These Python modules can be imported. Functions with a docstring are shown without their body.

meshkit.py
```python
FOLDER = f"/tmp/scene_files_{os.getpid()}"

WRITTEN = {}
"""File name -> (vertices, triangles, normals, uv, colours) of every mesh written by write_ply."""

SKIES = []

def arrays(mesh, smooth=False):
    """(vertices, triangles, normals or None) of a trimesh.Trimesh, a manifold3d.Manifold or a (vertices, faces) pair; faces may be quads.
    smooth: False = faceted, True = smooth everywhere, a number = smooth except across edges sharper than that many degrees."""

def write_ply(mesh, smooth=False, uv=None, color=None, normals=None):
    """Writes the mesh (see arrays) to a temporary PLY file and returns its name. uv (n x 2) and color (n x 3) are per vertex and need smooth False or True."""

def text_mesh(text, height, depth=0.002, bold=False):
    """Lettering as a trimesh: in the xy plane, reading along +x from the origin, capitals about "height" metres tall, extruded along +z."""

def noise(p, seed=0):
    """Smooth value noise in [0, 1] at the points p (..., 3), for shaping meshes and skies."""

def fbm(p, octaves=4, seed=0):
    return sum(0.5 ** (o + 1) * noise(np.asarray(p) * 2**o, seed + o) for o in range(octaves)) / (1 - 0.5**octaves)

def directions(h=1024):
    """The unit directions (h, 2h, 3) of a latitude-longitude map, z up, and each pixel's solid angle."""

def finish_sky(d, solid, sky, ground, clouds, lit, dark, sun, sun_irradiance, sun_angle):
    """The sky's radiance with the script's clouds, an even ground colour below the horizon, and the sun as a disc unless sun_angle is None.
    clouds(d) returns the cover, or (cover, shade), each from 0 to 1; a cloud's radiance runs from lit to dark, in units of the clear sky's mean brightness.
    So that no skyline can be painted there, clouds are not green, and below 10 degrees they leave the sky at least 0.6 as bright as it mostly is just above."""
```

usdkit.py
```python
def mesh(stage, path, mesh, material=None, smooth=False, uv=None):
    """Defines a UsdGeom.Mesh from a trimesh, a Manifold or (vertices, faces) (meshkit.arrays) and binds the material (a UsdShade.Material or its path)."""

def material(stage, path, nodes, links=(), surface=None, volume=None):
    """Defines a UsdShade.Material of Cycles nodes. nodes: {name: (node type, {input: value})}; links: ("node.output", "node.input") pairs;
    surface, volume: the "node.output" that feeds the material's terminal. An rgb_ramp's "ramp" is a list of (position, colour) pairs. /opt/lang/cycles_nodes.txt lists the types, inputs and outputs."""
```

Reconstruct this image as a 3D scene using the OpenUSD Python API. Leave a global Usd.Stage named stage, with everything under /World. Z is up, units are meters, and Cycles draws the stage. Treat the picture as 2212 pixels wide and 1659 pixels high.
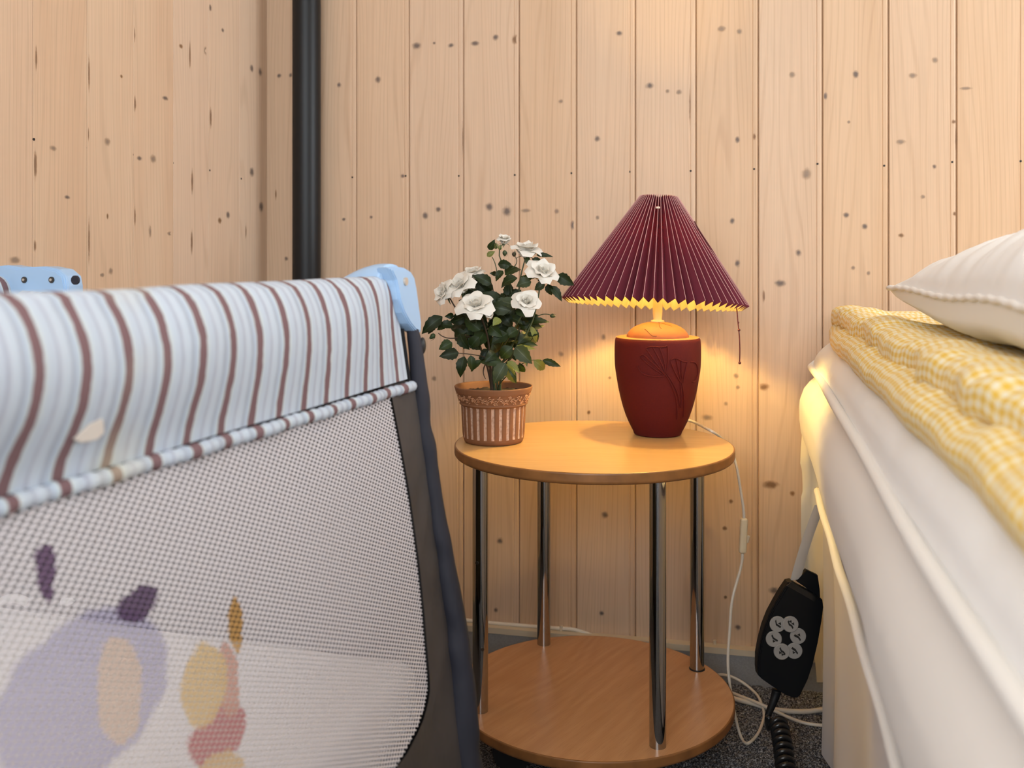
import math, random
import numpy as np
import trimesh
import usdkit
from scipy.interpolate import PchipInterpolator, CubicSpline
from scipy.spatial import cKDTree
from shapely.geometry import Polygon
from pxr import Usd, UsdGeom, UsdLux, UsdShade, Sdf, Gf, Vt
from meshkit import noise, fbm

# ------------------------------------------------------------------ stage, camera, light
stage = Usd.Stage.CreateInMemory()
UsdGeom.SetStageUpAxis(stage, "Z")
UsdGeom.SetStageMetersPerUnit(stage, 1.0)
UsdGeom.Xform.Define(stage, "/World")
UsdGeom.Scope.Define(stage, "/World/Looks")

F, CX, CY, HC = 2042.0, 1106.0, 572.0, 0.833        # focal length and principal point of the photograph (pixels), lens height
cam = UsdGeom.Camera.Define(stage, "/World/camera")
cam.AddTranslateOp().Set(Gf.Vec3d(0, 0, HC))
cam.AddRotateXOp().Set(90.0)
cam.CreateHorizontalApertureAttr(36.0)
cam.CreateVerticalApertureAttr(36.0 * 1659 / 2212)
cam.CreateFocalLengthAttr(36.0 * F / 2212)
cam.CreateVerticalApertureOffsetAttr(-36.0 * (829.5 - CY) / 2212)
cam.CreateClippingRangeAttr(Gf.Vec2f(0.01, 100))
cam.CreateFStopAttr(5.2)
cam.CreateFocusDistanceAttr(1.45)
cam.CreateExposureAttr(-0.35)

TH = 0.2256
NB = np.array([math.sin(TH), math.cos(TH)])         # into the back wall
DB = np.array([math.cos(TH), -math.sin(TH)])        # along the back wall, to the right
DWALL, PITCH, OFF, DLEFT = 1.952, 0.1224, -0.7995, 1.0142
OLEFT = 1.2169
A_RIGHT, B_FRONT, ZCEIL = 1.95, -1.9, 2.35


def room(a, b, z):
    """Room frame: a along the back wall, b depth towards it, z up."""
    p = a * DB + b * NB
    return np.array([p[0], p[1], z])


def light_rect(path, centre, towards, w, h, power, color):
    l = UsdLux.RectLight.Define(stage, path)
    l.CreateWidthAttr(w); l.CreateHeightAttr(h); l.CreateIntensityAttr(power); l.CreateColorAttr(Gf.Vec3f(*color))
    m = Gf.Matrix4d(1).SetLookAt(Gf.Vec3d(*map(float, centre)), Gf.Vec3d(*map(float, towards)), Gf.Vec3d(0, 0, 1)).GetInverse()
    l.AddTransformOp().Set(m)
    return l


WIN1 = (0.75, 1.75, 0.95, 2.05)      # b0, b1, z0, z1 of an unseen window in the right wall
WIN2 = (-0.9, 1.5, 1.15, 2.25)       # a0, a1, z0, z1 of an unseen window in the wall behind the camera
WIN3 = (-1.60, -0.40, 1.10, 2.20)    # b0, b1, z0, z1 of an unseen window in the left wall, behind the camera
DAY = (0.86, 0.94, 1.0)
light_rect("/World/daylight_side", room(A_RIGHT + 0.12, (WIN1[0] + WIN1[1]) / 2, (WIN1[2] + WIN1[3]) / 2), room(0, (WIN1[0] + WIN1[1]) / 2, 1.5), WIN1[1] - WIN1[0], WIN1[3] - WIN1[2], 17.0, DAY)  # out of view, placed to light pipe and cot from the right
light_rect("/World/daylight_front", room((WIN2[0] + WIN2[1]) / 2, B_FRONT - 0.12, (WIN2[2] + WIN2[3]) / 2), room((WIN2[0] + WIN2[1]) / 2, 1.5, 1.4), WIN2[1] - WIN2[0], WIN2[3] - WIN2[2], 12.0, DAY)  # out of view behind the camera, placed for broad soft frontal light
light_rect("/World/daylight_left", room(-DLEFT - 0.12, (WIN3[0] + WIN3[1]) / 2, (WIN3[2] + WIN3[3]) / 2), room(0, (WIN3[0] + WIN3[1]) / 2, 1.35), WIN3[1] - WIN3[0], WIN3[3] - WIN3[2], 9.5, DAY)  # out of view, placed to light the bed's left side
BULB = 1150.0
dome = UsdLux.DomeLight.Define(stage, "/World/sky")
dome.CreateIntensityAttr(0.3); dome.CreateColorAttr(Gf.Vec3f(0.8, 0.9, 1.0))

# ------------------------------------------------------------------ helpers
_used = {}


def path_of(name, parent=None):
    base = parent.GetPath().pathString if parent is not None else "/World"
    n = _used.get((base, name), 0)
    _used[(base, name)] = n + 1
    return f"{base}/{name}" if n == 0 else f"{base}/{name}_{n:03d}"


def tag(p, label=None, cat=None, group=None, kind=None):
    p = p.GetPrim() if hasattr(p, "GetPrim") else p
    for k, v in (("label", label), ("category", cat), ("group", group), ("kind", kind)):
        if v:
            p.SetCustomDataByKey(k, v)
    return p


def thing(name, label=None, cat=None, loc=None, group=None, kind=None):
    x = UsdGeom.Xform.Define(stage, path_of(name))
    return tag(x.GetPrim(), label, cat, group, kind)


def put(name, mesh, mat, parent=None, smooth=35, uv=None, label=None, kind=None):
    """One Mesh prim. With uv given, smooth must be True or False."""
    if isinstance(mesh, list):
        mesh = cat_(mesh)
    m = usdkit.mesh(stage, path_of(name, parent), mesh, M[mat], smooth=smooth, uv=uv)
    return tag(m.GetPrim(), label, None, None, kind)


def cat_(ms):
    vs, fs, n = [], [], 0
    for m in ms:
        v, f = (m.vertices, m.faces) if hasattr(m, "vertices") else m
        f = np.asarray(f)
        if f.shape[1] == 4:
            f = np.vstack([f[:, [0, 1, 2]], f[:, [0, 2, 3]]])
        vs.append(np.asarray(v, float)); fs.append(f + n); n += len(v)
    return np.vstack(vs), np.vstack(fs)


def at(px, py, Y):
    """The point at depth Y seen at the photograph's pixel."""
    return np.array([(px - CX) / F * Y, Y, HC - (py - CY) / F * Y])


def at_z(px, py, z):
    """The point at height z seen at the photograph's pixel."""
    return at(px, py, F * (HC - z) / (py - CY))


def grid(P, cu=False, cv=False, flip=False):
    """Quads over an n x m array of points, as triangles."""
    P = np.asarray(P, float)
    n, m = P.shape[:2]
    i = np.arange(n * m).reshape(n, m)
    if cu: i = np.vstack([i, i[:1]])
    if cv: i = np.hstack([i, i[:, :1]])
    a, b, c, d = i[:-1, :-1].ravel(), i[1:, :-1].ravel(), i[1:, 1:].ravel(), i[:-1, 1:].ravel()
    f = np.vstack([np.c_[a, b, c], np.c_[a, c, d]])
    if flip: f = f[:, ::-1]
    return P.reshape(-1, 3), f


def box(x0, x1, y0, y1, z0, z1):
    m = trimesh.creation.box([x1 - x0, y1 - y0, z1 - z0])
    m.apply_translation([(x0 + x1) / 2, (y0 + y1) / 2, (z0 + z1) / 2])
    return np.array(m.vertices), np.array(m.faces)


def room_box(a0, a1, b0, b1, z0, z1):
    v, f = box(a0, a1, b0, b1, z0, z1)
    return np.array([room(*p) for p in v]), f[:, ::1] if np.cross(DB, NB) > 0 else f[:, ::-1]


def rbox(size, r, step):
    """Rounded box, centred, with faces split to about step."""
    size = np.asarray(size, float)
    v, f = [], []
    nx = [max(2, int(math.ceil(s / step))) for s in size]
    off = 0
    for ax in range(3):
        u, w = (ax + 1) % 3, (ax + 2) % 3
        gu = np.linspace(-1, 1, nx[u] + 1); gw = np.linspace(-1, 1, nx[w] + 1)
        # push samples to the rounded border
        def warp(g, s):
            t = g * s / 2
            k = max(4, 4)
            extra = s / 2 - r + r * np.sin(np.linspace(0, np.pi / 2, k + 1))
            inner = t[np.abs(t) < s / 2 - r * 1.0001]
            return np.unique(np.round(np.r_[-extra, inner, extra], 7))
        gu, gw = warp(gu, size[u]), warp(gw, size[w])
        for sg in (-1, 1):
            A, B = np.meshgrid(gu, gw, indexing="ij")
            P = np.zeros(A.shape + (3,)); P[..., u] = A; P[..., w] = B; P[..., ax] = sg * size[ax] / 2
            q, t = grid(P, flip=sg < 0)
            v.append(q); f.append(t + off); off += len(q)
    v = np.vstack(v); f = np.vstack(f)
    c = np.clip(v, -(size / 2 - r), size / 2 - r)
    d = v - c
    n = np.linalg.norm(d, axis=1, keepdims=True)
    v = c + d / np.maximum(n, 1e-9) * np.minimum(r, np.maximum(n, 0)) if r > 0 else v
    m = trimesh.Trimesh(v, f, process=False); m.merge_vertices(digits_vertex=6)
    m.update_faces(m.nondegenerate_faces())
    return np.array(m.vertices), np.array(m.faces)


def frames(p):
    p = np.asarray(p, float)
    t = np.gradient(p, axis=0); t /= np.maximum(np.linalg.norm(t, axis=1, keepdims=True), 1e-12)
    a = np.array([0, 0, 1.0]) if abs(t[0, 2]) < 0.9 else np.array([1.0, 0, 0])
    n = np.zeros_like(p); u = np.cross(t[0], a); u /= np.linalg.norm(u); n[0] = u
    for i in range(1, len(p)):
        u = n[i - 1] - t[i] * np.dot(n[i - 1], t[i]); n[i] = u / max(np.linalg.norm(u), 1e-12)
    return t, n, np.cross(t, n)


def tube(p, r, sides=8, caps=True, closed=False, flat=1.0):
    p = np.asarray(p, float)
    t, n, b = frames(p)
    r = np.broadcast_to(np.asarray(r, float), (len(p),))
    th = np.linspace(0, 2 * np.pi, sides, endpoint=False)
    P = p[:, None] + r[:, None, None] * (np.cos(th)[None, :, None] * n[:, None] + flat * np.sin(th)[None, :, None] * b[:, None])
    v, f = grid(P, cu=closed, cv=True)
    if caps and not closed:
        k = len(v)
        v = np.vstack([v, p[:1], p[-1:]])
        j = np.arange(sides); e = (len(p) - 1) * sides
        f = np.vstack([f, np.c_[np.full(sides, k), j, (j + 1) % sides], np.c_[np.full(sides, k + 1), e + (j + 1) % sides, e + j]])
    return v, f


def spline(pts, n=40):
    pts = np.asarray(pts, float)
    d = np.r_[0, np.cumsum(np.maximum(np.linalg.norm(np.diff(pts, axis=0), axis=1), 1e-9))]
    return CubicSpline(d, pts)(np.linspace(0, d[-1], n))


def lathe(prof, n=64, centre=(0, 0), radius_of=None):
    """prof: (r, z) rows from bottom to top."""
    prof = np.asarray(prof, float)
    th = np.linspace(0, 2 * np.pi, n, endpoint=False)
    P = np.zeros((len(prof), n, 3))
    R = prof[:, :1] * np.ones((1, n))
    if radius_of is not None: R = radius_of(R, prof[:, 1][:, None], th[None])
    P[..., 0] = centre[0] + R * np.cos(th); P[..., 1] = centre[1] + R * np.sin(th); P[..., 2] = prof[:, 1][:, None]
    return grid(P, cv=True, flip=True)


def extrude(poly, depth, bevel=0.0):
    """A polygon (shapely, xy) extruded along +z with small bevels on both rims."""
    if bevel <= 0:
        m = trimesh.creation.extrude_polygon(poly, depth, engine="earcut")
        return np.array(m.vertices), np.array(m.faces)
    import manifold3d as m3
    rings = [np.array(poly.exterior.coords)[:-1]] + [np.array(r.coords)[:-1] for r in poly.interiors]
    layers = []
    steps = 4
    cs = m3.CrossSection(rings, m3.FillRule.EvenOdd)
    out = None
    for i in range(steps):
        a = math.pi / 2 * i / steps
        ins, low = bevel * (1 - math.cos(a)), bevel * (1 - math.sin(a))
        s = cs.offset(-ins, m3.JoinType.Round, 2.0, 24)
        m = m3.Manifold.extrude(s, depth - 2 * low).translate([0, 0, low])
        out = m if out is None else out + m
    k = out.to_mesh()
    return np.array(k.vert_properties[:, :3], float), np.array(k.tri_verts)


def xf(mesh, Mx, o=(0, 0, 0)):
    v, f = mesh if isinstance(mesh, tuple) else (mesh.vertices, mesh.faces)
    Mx = np.asarray(Mx, float)
    return np.asarray(v) @ Mx.T + np.asarray(o), (f if np.linalg.det(Mx) > 0 else np.asarray(f)[:, ::-1])


# ------------------------------------------------------------------ materials
M = {}


def mat(name, nodes, links, surface="p.BSDF"):
    M[name] = usdkit.material(stage, f"/World/Looks/{name}", nodes, links, surface=surface)


def plain(name, color, rough=0.5, bump=None, var=0.0, vscale=20, **kw):
    nodes = {"p": ("principled_bsdf", {"base_color": color, "roughness": rough, **kw})}
    links = []
    if var or bump:
        nodes["tc"] = ("texture_coordinate", {})
    if var:
        nodes["nv"] = ("noise_texture", {"scale": vscale, "detail": 3})
        nodes["rv"] = ("map_range", {"from_min": 0.3, "from_max": 0.7, "to_min": 1 - var, "to_max": 1 + var, "clamp": True})
        nodes["cv"] = ("vector_math", {"math_type": "scale", "vector1": color})
        links += [("tc.object", "nv.vector"), ("nv.fac", "rv.value"), ("rv.result", "cv.scale"), ("cv.vector", "p.base_color")]
    if bump:
        nodes["nb"] = ("noise_texture", {"scale": bump[0], "detail": 3})
        nodes["b"] = ("bump", {"strength": bump[1], "distance": bump[2]})
        links += [("tc.object", "nb.vector"), ("nb.fac", "b.height"), ("b.normal", "p.normal")]
    mat(name, nodes, links)


def math_(t, a=None, b=None, c=None, clamp=False):
    d = {"math_type": t}
    if a is not None: d["value1"] = a
    if b is not None: d["value2"] = b
    if c is not None: d["value3"] = c
    if clamp: d["use_clamp"] = True
    return ("math", d)


def plank_mat(name, pale, deep, ring, white):
    mat(name, {
        "tc": ("texture_coordinate", {}), "oi": ("object_info", {}),
        "m1": ("mapping", {"scale": (420, 5, 1)}), "n1": ("noise_texture", {"scale": 1.0, "detail": 2, "roughness": 0.6}),
        "m2": ("mapping", {"scale": (11, 0.9, 1)}), "n2": ("noise_texture", {"scale": 1.0, "detail": 1.5}),
        "m3": ("mapping", {"scale": (16, 1.1, 1)}), "n3": ("noise_texture", {"scale": 1.0, "detail": 2}),
        "m4": ("mapping", {"scale": (60, 2.0, 1)}), "n4": ("noise_texture", {"scale": 1.0, "detail": 1}),
        "sx": ("separate_xyz", {}),
        "a1": math_("multiply", b=500.0), "ph": math_("multiply_add", b=70.0), "sn": math_("sine"),
        "rg": ("map_range", {"from_min": 0.45, "from_max": 1.0, "to_min": 0.0, "to_max": 1.0, "clamp": True}),
        "rk": math_("multiply"), "rs": math_("multiply", b=0.44),
        "t3": ("map_range", {"from_min": 0.35, "from_max": 0.65, "to_min": 0, "to_max": 1, "clamp": True}),
        "c1": ("mix_color", {"a": pale, "b": deep}),
        "c2": ("mix_color", {"b": white, "fac": 0.3}), "ow": math_("multiply", b=0.75),
        "c3": ("mix_color", {"b": ring}),
        "k1": ("map_range", {"from_min": 0.3, "from_max": 0.7, "to_min": 0.935, "to_max": 1.045, "clamp": True}),
        "c4": ("vector_math", {"math_type": "scale"}),
        "p": ("principled_bsdf", {"roughness": 0.52, "specular_ior_level": 0.35}),
    }, [("tc.UV", "m1.vector"), ("m1.vector", "n1.vector"), ("tc.UV", "m2.vector"), ("m2.vector", "n2.vector"), ("tc.UV", "m3.vector"), ("m3.vector", "n3.vector"),
        ("tc.UV", "m4.vector"), ("m4.vector", "n4.vector"),
        ("tc.UV", "sx.vector"), ("sx.x", "a1.value1"), ("n2.fac", "ph.value1"), ("a1.value", "ph.value3"), ("ph.value", "sn.value1"),
        ("sn.value", "rg.value"), ("rg.result", "rk.value1"), ("n4.fac", "rk.value2"), ("rk.value", "rs.value1"),
        ("n3.fac", "t3.value"), ("t3.result", "c1.fac"), ("c1.result", "c2.a"), ("oi.random", "ow.value1"), ("ow.value", "c2.fac"),
        ("c2.result", "c3.a"), ("rs.value", "c3.fac"), ("n1.fac", "k1.value"), ("c3.result", "c4.vector1"), ("k1.result", "c4.scale"),
        ("c4.vector", "p.base_color")])


plank_mat("pine_plank", (0.63, 0.425, 0.27), (0.575, 0.37, 0.22), (0.41, 0.245, 0.145), (0.63, 0.455, 0.33))
plank_mat("pine_plank_left", (0.66, 0.475, 0.33), (0.62, 0.42, 0.28), (0.45, 0.295, 0.19), (0.66, 0.50, 0.385))


def decal(name, core, rim, soft=0.55, strength=0.9):
    """A stain printed in the wood: solid in the middle, fading into the plank at its edge."""
    mat(name, {
        "tc": ("texture_coordinate", {}), "m": ("mapping", {"location": (0, 0, 0)}), "len": ("vector_math", {"math_type": "length"}),
        "sub": ("vector_math", {"math_type": "subtract", "vector2": (0.5, 0.5, 0)}),
        "nz": ("noise_texture", {"scale": 160.0, "detail": 3}), "na": math_("multiply_add", b=0.25, c=-0.125), "rad": math_("add"),
        "al": ("map_range", {"range_type": "smoothstep", "from_min": 0.5, "from_max": 0.5 - 0.5 * soft, "to_min": 0.0, "to_max": strength, "clamp": True}),
        "cr": ("rgb_ramp", {"ramp": [(0.0, core), (0.16, core), (0.30, rim), (0.5, rim)]}),
        "p": ("principled_bsdf", {"roughness": 0.5, "specular_ior_level": 0.3}), "t": ("transparent_bsdf", {}), "mx": ("mix_closure", {}),
    }, [("tc.UV", "sub.vector1"), ("sub.vector", "len.vector1"), ("tc.object", "nz.vector"), ("nz.fac", "na.value1"), ("len.value", "rad.value1"), ("na.value", "rad.value2"),
        ("rad.value", "al.value"), ("rad.value", "cr.fac"), ("cr.color", "p.base_color"), ("al.result", "mx.fac"), ("t.BSDF", "mx.closure1"), ("p.BSDF", "mx.closure2")], surface="mx.closure")


decal("knot_grey", (0.17, 0.13, 0.115), (0.32, 0.24, 0.19), 0.85, 0.75)
decal("knot_brown", (0.24, 0.13, 0.065), (0.38, 0.22, 0.12), 0.8, 0.8)
decal("knot_pale", (0.33, 0.24, 0.18), (0.40, 0.28, 0.19), 0.9, 0.75)
decal("bark_streak", (0.26, 0.15, 0.09), (0.36, 0.22, 0.13), 0.8, 0.75)
plain("nail_hole", (0.015, 0.012, 0.01), 0.7)
plain("wall_boarding", (0.20, 0.11, 0.055), 0.8)
plain("wall_paint", (0.52, 0.40, 0.29), 0.8)
plain("ceiling_paint", (0.80, 0.76, 0.70), 0.8)
plain("skirting_grey", (0.29, 0.275, 0.265), 0.5, var=0.1, vscale=300)
plain("trim_cream", (0.62, 0.52, 0.38), 0.45)
plain("window_white", (0.75, 0.75, 0.73), 0.4)
plain("pole_black", (0.006, 0.0065, 0.008), 0.42, bump=(900, 0.25, 0.0004), specular_ior_level=0.32)
plain("cable_white", (0.74, 0.66, 0.55), 0.4)
plain("chrome", (0.44, 0.43, 0.42), 0.06, metallic=1.0)
plain("rubber_black", (0.012, 0.012, 0.013), 0.5)
plain("plastic_black", (0.004, 0.005, 0.007), 0.5, specular_ior_level=0.25)
plain("plastic_black_gloss", (0.012, 0.012, 0.013), 0.22)
plain("screw_dark", (0.10, 0.09, 0.08), 0.35, metallic=0.9)
plain("rivet_metal", (0.62, 0.54, 0.46), 0.5, metallic=0.5)


def wood_board(name, c_pale, c_deep, c_fleck, rough, angle, coat=0.0, scale=1.0, rings=170.0):
    mat(name, {
        "tc": ("texture_coordinate", {}), "ro": ("vector_rotate", {"rotate_type": "z_axis", "angle": angle, "center": (0.14, 1.62, 0)}),
        "m1": ("mapping", {"scale": (30 * scale, 900 * scale, 1)}), "n1": ("noise_texture", {"scale": 1.0, "detail": 2}),
        "m2": ("mapping", {"scale": (2.2, 9, 1), "location": (3.1, 1.7, 0)}), "n2": ("noise_texture", {"scale": 1.0, "detail": 1.2}),
        "m3": ("mapping", {"scale": (7, 90, 1)}), "n3": ("noise_texture", {"scale": 1.0, "detail": 3}),
        "sx": ("separate_xyz", {}), "a1": math_("multiply", b=rings), "ph": math_("multiply_add", b=52.0), "sn": math_("sine"),
        "rg": ("map_range", {"from_min": -1, "from_max": 1, "to_min": 0.0, "to_max": 0.42, "clamp": True}),
        "t3": ("map_range", {"from_min": 0.3, "from_max": 0.7, "to_min": 0, "to_max": 0.55, "clamp": True}), "ad": math_("add", clamp=True),
        "c1": ("mix_color", {"a": c_pale, "b": c_deep}),
        "fk": ("map_range", {"from_min": 0.55, "from_max": 0.72, "to_min": 0, "to_max": 0.5, "clamp": True}), "c2": ("mix_color", {"b": c_fleck}),
        "p": ("principled_bsdf", {"roughness": rough, "coat_weight": coat, "coat_roughness": 0.12}),
    }, [("tc.object", "ro.vector"), ("ro.vector", "m1.vector"), ("m1.vector", "n1.vector"), ("ro.vector", "m2.vector"), ("m2.vector", "n2.vector"), ("ro.vector", "m3.vector"), ("m3.vector", "n3.vector"),
        ("ro.vector", "sx.vector"), ("sx.y", "a1.value1"), ("n2.fac", "ph.value1"), ("a1.value", "ph.value3"), ("ph.value", "sn.value1"), ("sn.value", "rg.value"),
        ("n3.fac", "t3.value"), ("rg.result", "ad.value1"), ("t3.result", "ad.value2"), ("ad.value", "c1.fac"), ("n1.fac", "fk.value"), ("fk.result", "c2.fac"), ("c1.result", "c2.a"),
        ("c2.result", "p.base_color")])


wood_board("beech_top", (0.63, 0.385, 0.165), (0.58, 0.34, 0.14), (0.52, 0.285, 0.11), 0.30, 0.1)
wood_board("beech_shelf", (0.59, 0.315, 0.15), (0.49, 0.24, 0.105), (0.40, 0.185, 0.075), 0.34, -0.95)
plain("beech_edge", (0.26, 0.108, 0.033), 0.4, var=0.2, vscale=40)

# lamp
plain("vase_red", (0.088, 0.0088, 0.0080), 0.7, bump=(700, 0.22, 0.0005), var=0.08, vscale=500, specular_ior_level=0.15)
plain("terracotta_dome", (0.26, 0.085, 0.030), 0.7, bump=(300, 0.1, 0.0004), var=0.12, vscale=30)
plain("crack_dark", (0.06, 0.02, 0.01), 0.8)
plain("socket_cream", (0.75, 0.62, 0.42), 0.4)
plain("cord_red", (0.09, 0.012, 0.014), 0.8)
plain("bead_pale", (0.75, 0.58, 0.45), 0.5)
plain("pleat_pink", (0.50, 0.25, 0.235), 0.7)
mat("shade_cloth", {"d": ("principled_bsdf", {"base_color": (0.135, 0.024, 0.038), "roughness": 0.9, "specular_ior_level": 0.15}), "t": ("translucent_bsdf", {"color": (0.40, 0.02, 0.015)}), "m": ("mix_closure", {"fac": 0.035}),
                    "tc": ("texture_coordinate", {}), "n": ("noise_texture", {"scale": 1800, "detail": 2}), "b": ("bump", {"strength": 0.2, "distance": 0.0003})},
    [("tc.object", "n.vector"), ("n.fac", "b.height"), ("b.normal", "d.normal"), ("d.BSDF", "m.closure1"), ("t.BSDF", "m.closure2")], surface="m.closure")
mat("shade_lining", {"d": ("diffuse_bsdf", {"color": (0.62, 0.52, 0.32)}), "t": ("translucent_bsdf", {"color": (0.7, 0.5, 0.3)}), "m": ("mix_closure", {"fac": 0.2})},
    [("d.BSDF", "m.closure1"), ("t.BSDF", "m.closure2")], surface="m.closure")
mat("bulb_lit", {"e": ("emission", {"color": (1.0, 0.69, 0.19), "strength": BULB})}, [], surface="e.emission")

# plant
mat("pot_clay", {
    "tc": ("texture_coordinate", {}), "sx": ("separate_xyz", {}), "n": ("noise_texture", {"scale": 220, "detail": 4}), "n2": ("noise_texture", {"scale": 45, "detail": 3}),
    "m1": math_("multiply", b=26.0), "fr": math_("fraction"), "ctr": math_("subtract", b=0.5), "ab": math_("absolute"), "st": math_("less_than", b=0.19),
    "lo": math_("greater_than", b=0.10), "hi": math_("less_than", b=0.66), "q1": math_("multiply"), "q2": math_("multiply"), "nk": ("map_range", {"from_min": 0.3, "from_max": 0.6, "to_min": 0.45, "to_max": 0.95, "clamp": True}), "q3": math_("multiply"),
    "c0": ("mix_color", {"a": (0.255, 0.112, 0.050), "b": (0.19, 0.078, 0.034)}), "c1": ("mix_color", {"b": (0.60, 0.43, 0.34)}),
    "p": ("principled_bsdf", {"roughness": 0.8}), "b": ("bump", {"strength": 0.2, "distance": 0.0005})},
    [("tc.UV", "sx.vector"), ("sx.x", "m1.value1"), ("m1.value", "fr.value1"), ("fr.value", "ctr.value1"), ("ctr.value", "ab.value1"), ("ab.value", "st.value1"),
     ("sx.y", "lo.value1"), ("sx.y", "hi.value1"), ("lo.value", "q1.value1"), ("hi.value", "q1.value2"), ("q1.value", "q2.value1"), ("st.value", "q2.value2"),
     ("tc.object", "n.vector"), ("tc.object", "n2.vector"), ("n.fac", "nk.value"), ("nk.result", "q3.value1"), ("q2.value", "q3.value2"),
     ("n2.fac", "c0.fac"), ("c0.result", "c1.a"), ("q3.value", "c1.fac"), ("c1.result", "p.base_color"), ("n.fac", "b.height"), ("b.normal", "p.normal")])
plain("vine_clay", (0.42, 0.215, 0.115), 0.8, var=0.2, vscale=300)
plain("soil", (0.030, 0.018, 0.012), 0.95, bump=(150, 0.8, 0.003))
plain("stem_green", (0.045, 0.06, 0.02), 0.6)
plain("stem_brown", (0.050, 0.030, 0.015), 0.7)


def leaf_mat(name, c, vein, trans):
    mat(name, {"tc": ("texture_coordinate", {}), "sx": ("separate_xyz", {}), "ab": math_("absolute"), "mr": ("map_range", {"from_min": 0.02, "from_max": 0.10, "to_min": 0.6, "to_max": 0.0, "clamp": True}),
               "n": ("noise_texture", {"scale": 90, "detail": 2}), "oi": ("object_info", {}), "k": ("map_range", {"to_min": 0.75, "to_max": 1.3}), "cs": ("vector_math", {"math_type": "scale", "vector1": c}),
               "c": ("mix_color", {"b": vein}), "d": ("principled_bsdf", {"roughness": 0.48, "specular_ior_level": 0.32}), "t": ("translucent_bsdf", {"color": trans}), "m": ("mix_closure", {"fac": 0.22})},
        [("tc.UV", "sx.vector"), ("sx.x", "ab.value1"), ("ab.value", "mr.value"), ("mr.result", "c.fac"), ("oi.random", "k.value"), ("k.result", "cs.scale"), ("cs.vector", "c.a"), ("c.result", "d.base_color"),
         ("d.BSDF", "m.closure1"), ("t.BSDF", "m.closure2")], surface="m.closure")


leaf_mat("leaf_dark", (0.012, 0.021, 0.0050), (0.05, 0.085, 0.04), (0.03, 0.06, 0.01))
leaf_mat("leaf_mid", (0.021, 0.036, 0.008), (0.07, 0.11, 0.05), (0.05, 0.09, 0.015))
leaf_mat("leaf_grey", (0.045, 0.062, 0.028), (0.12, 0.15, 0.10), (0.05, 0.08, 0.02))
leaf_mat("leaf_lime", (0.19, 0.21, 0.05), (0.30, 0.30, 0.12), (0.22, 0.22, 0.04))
mat("petal_white", {"d": ("principled_bsdf", {"base_color": (0.80, 0.765, 0.70), "roughness": 0.7}), "t": ("translucent_bsdf", {"color": (0.75, 0.68, 0.55)}), "m": ("mix_closure", {"fac": 0.22})},
    [("d.BSDF", "m.closure1"), ("t.BSDF", "m.closure2")], surface="m.closure")

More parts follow.
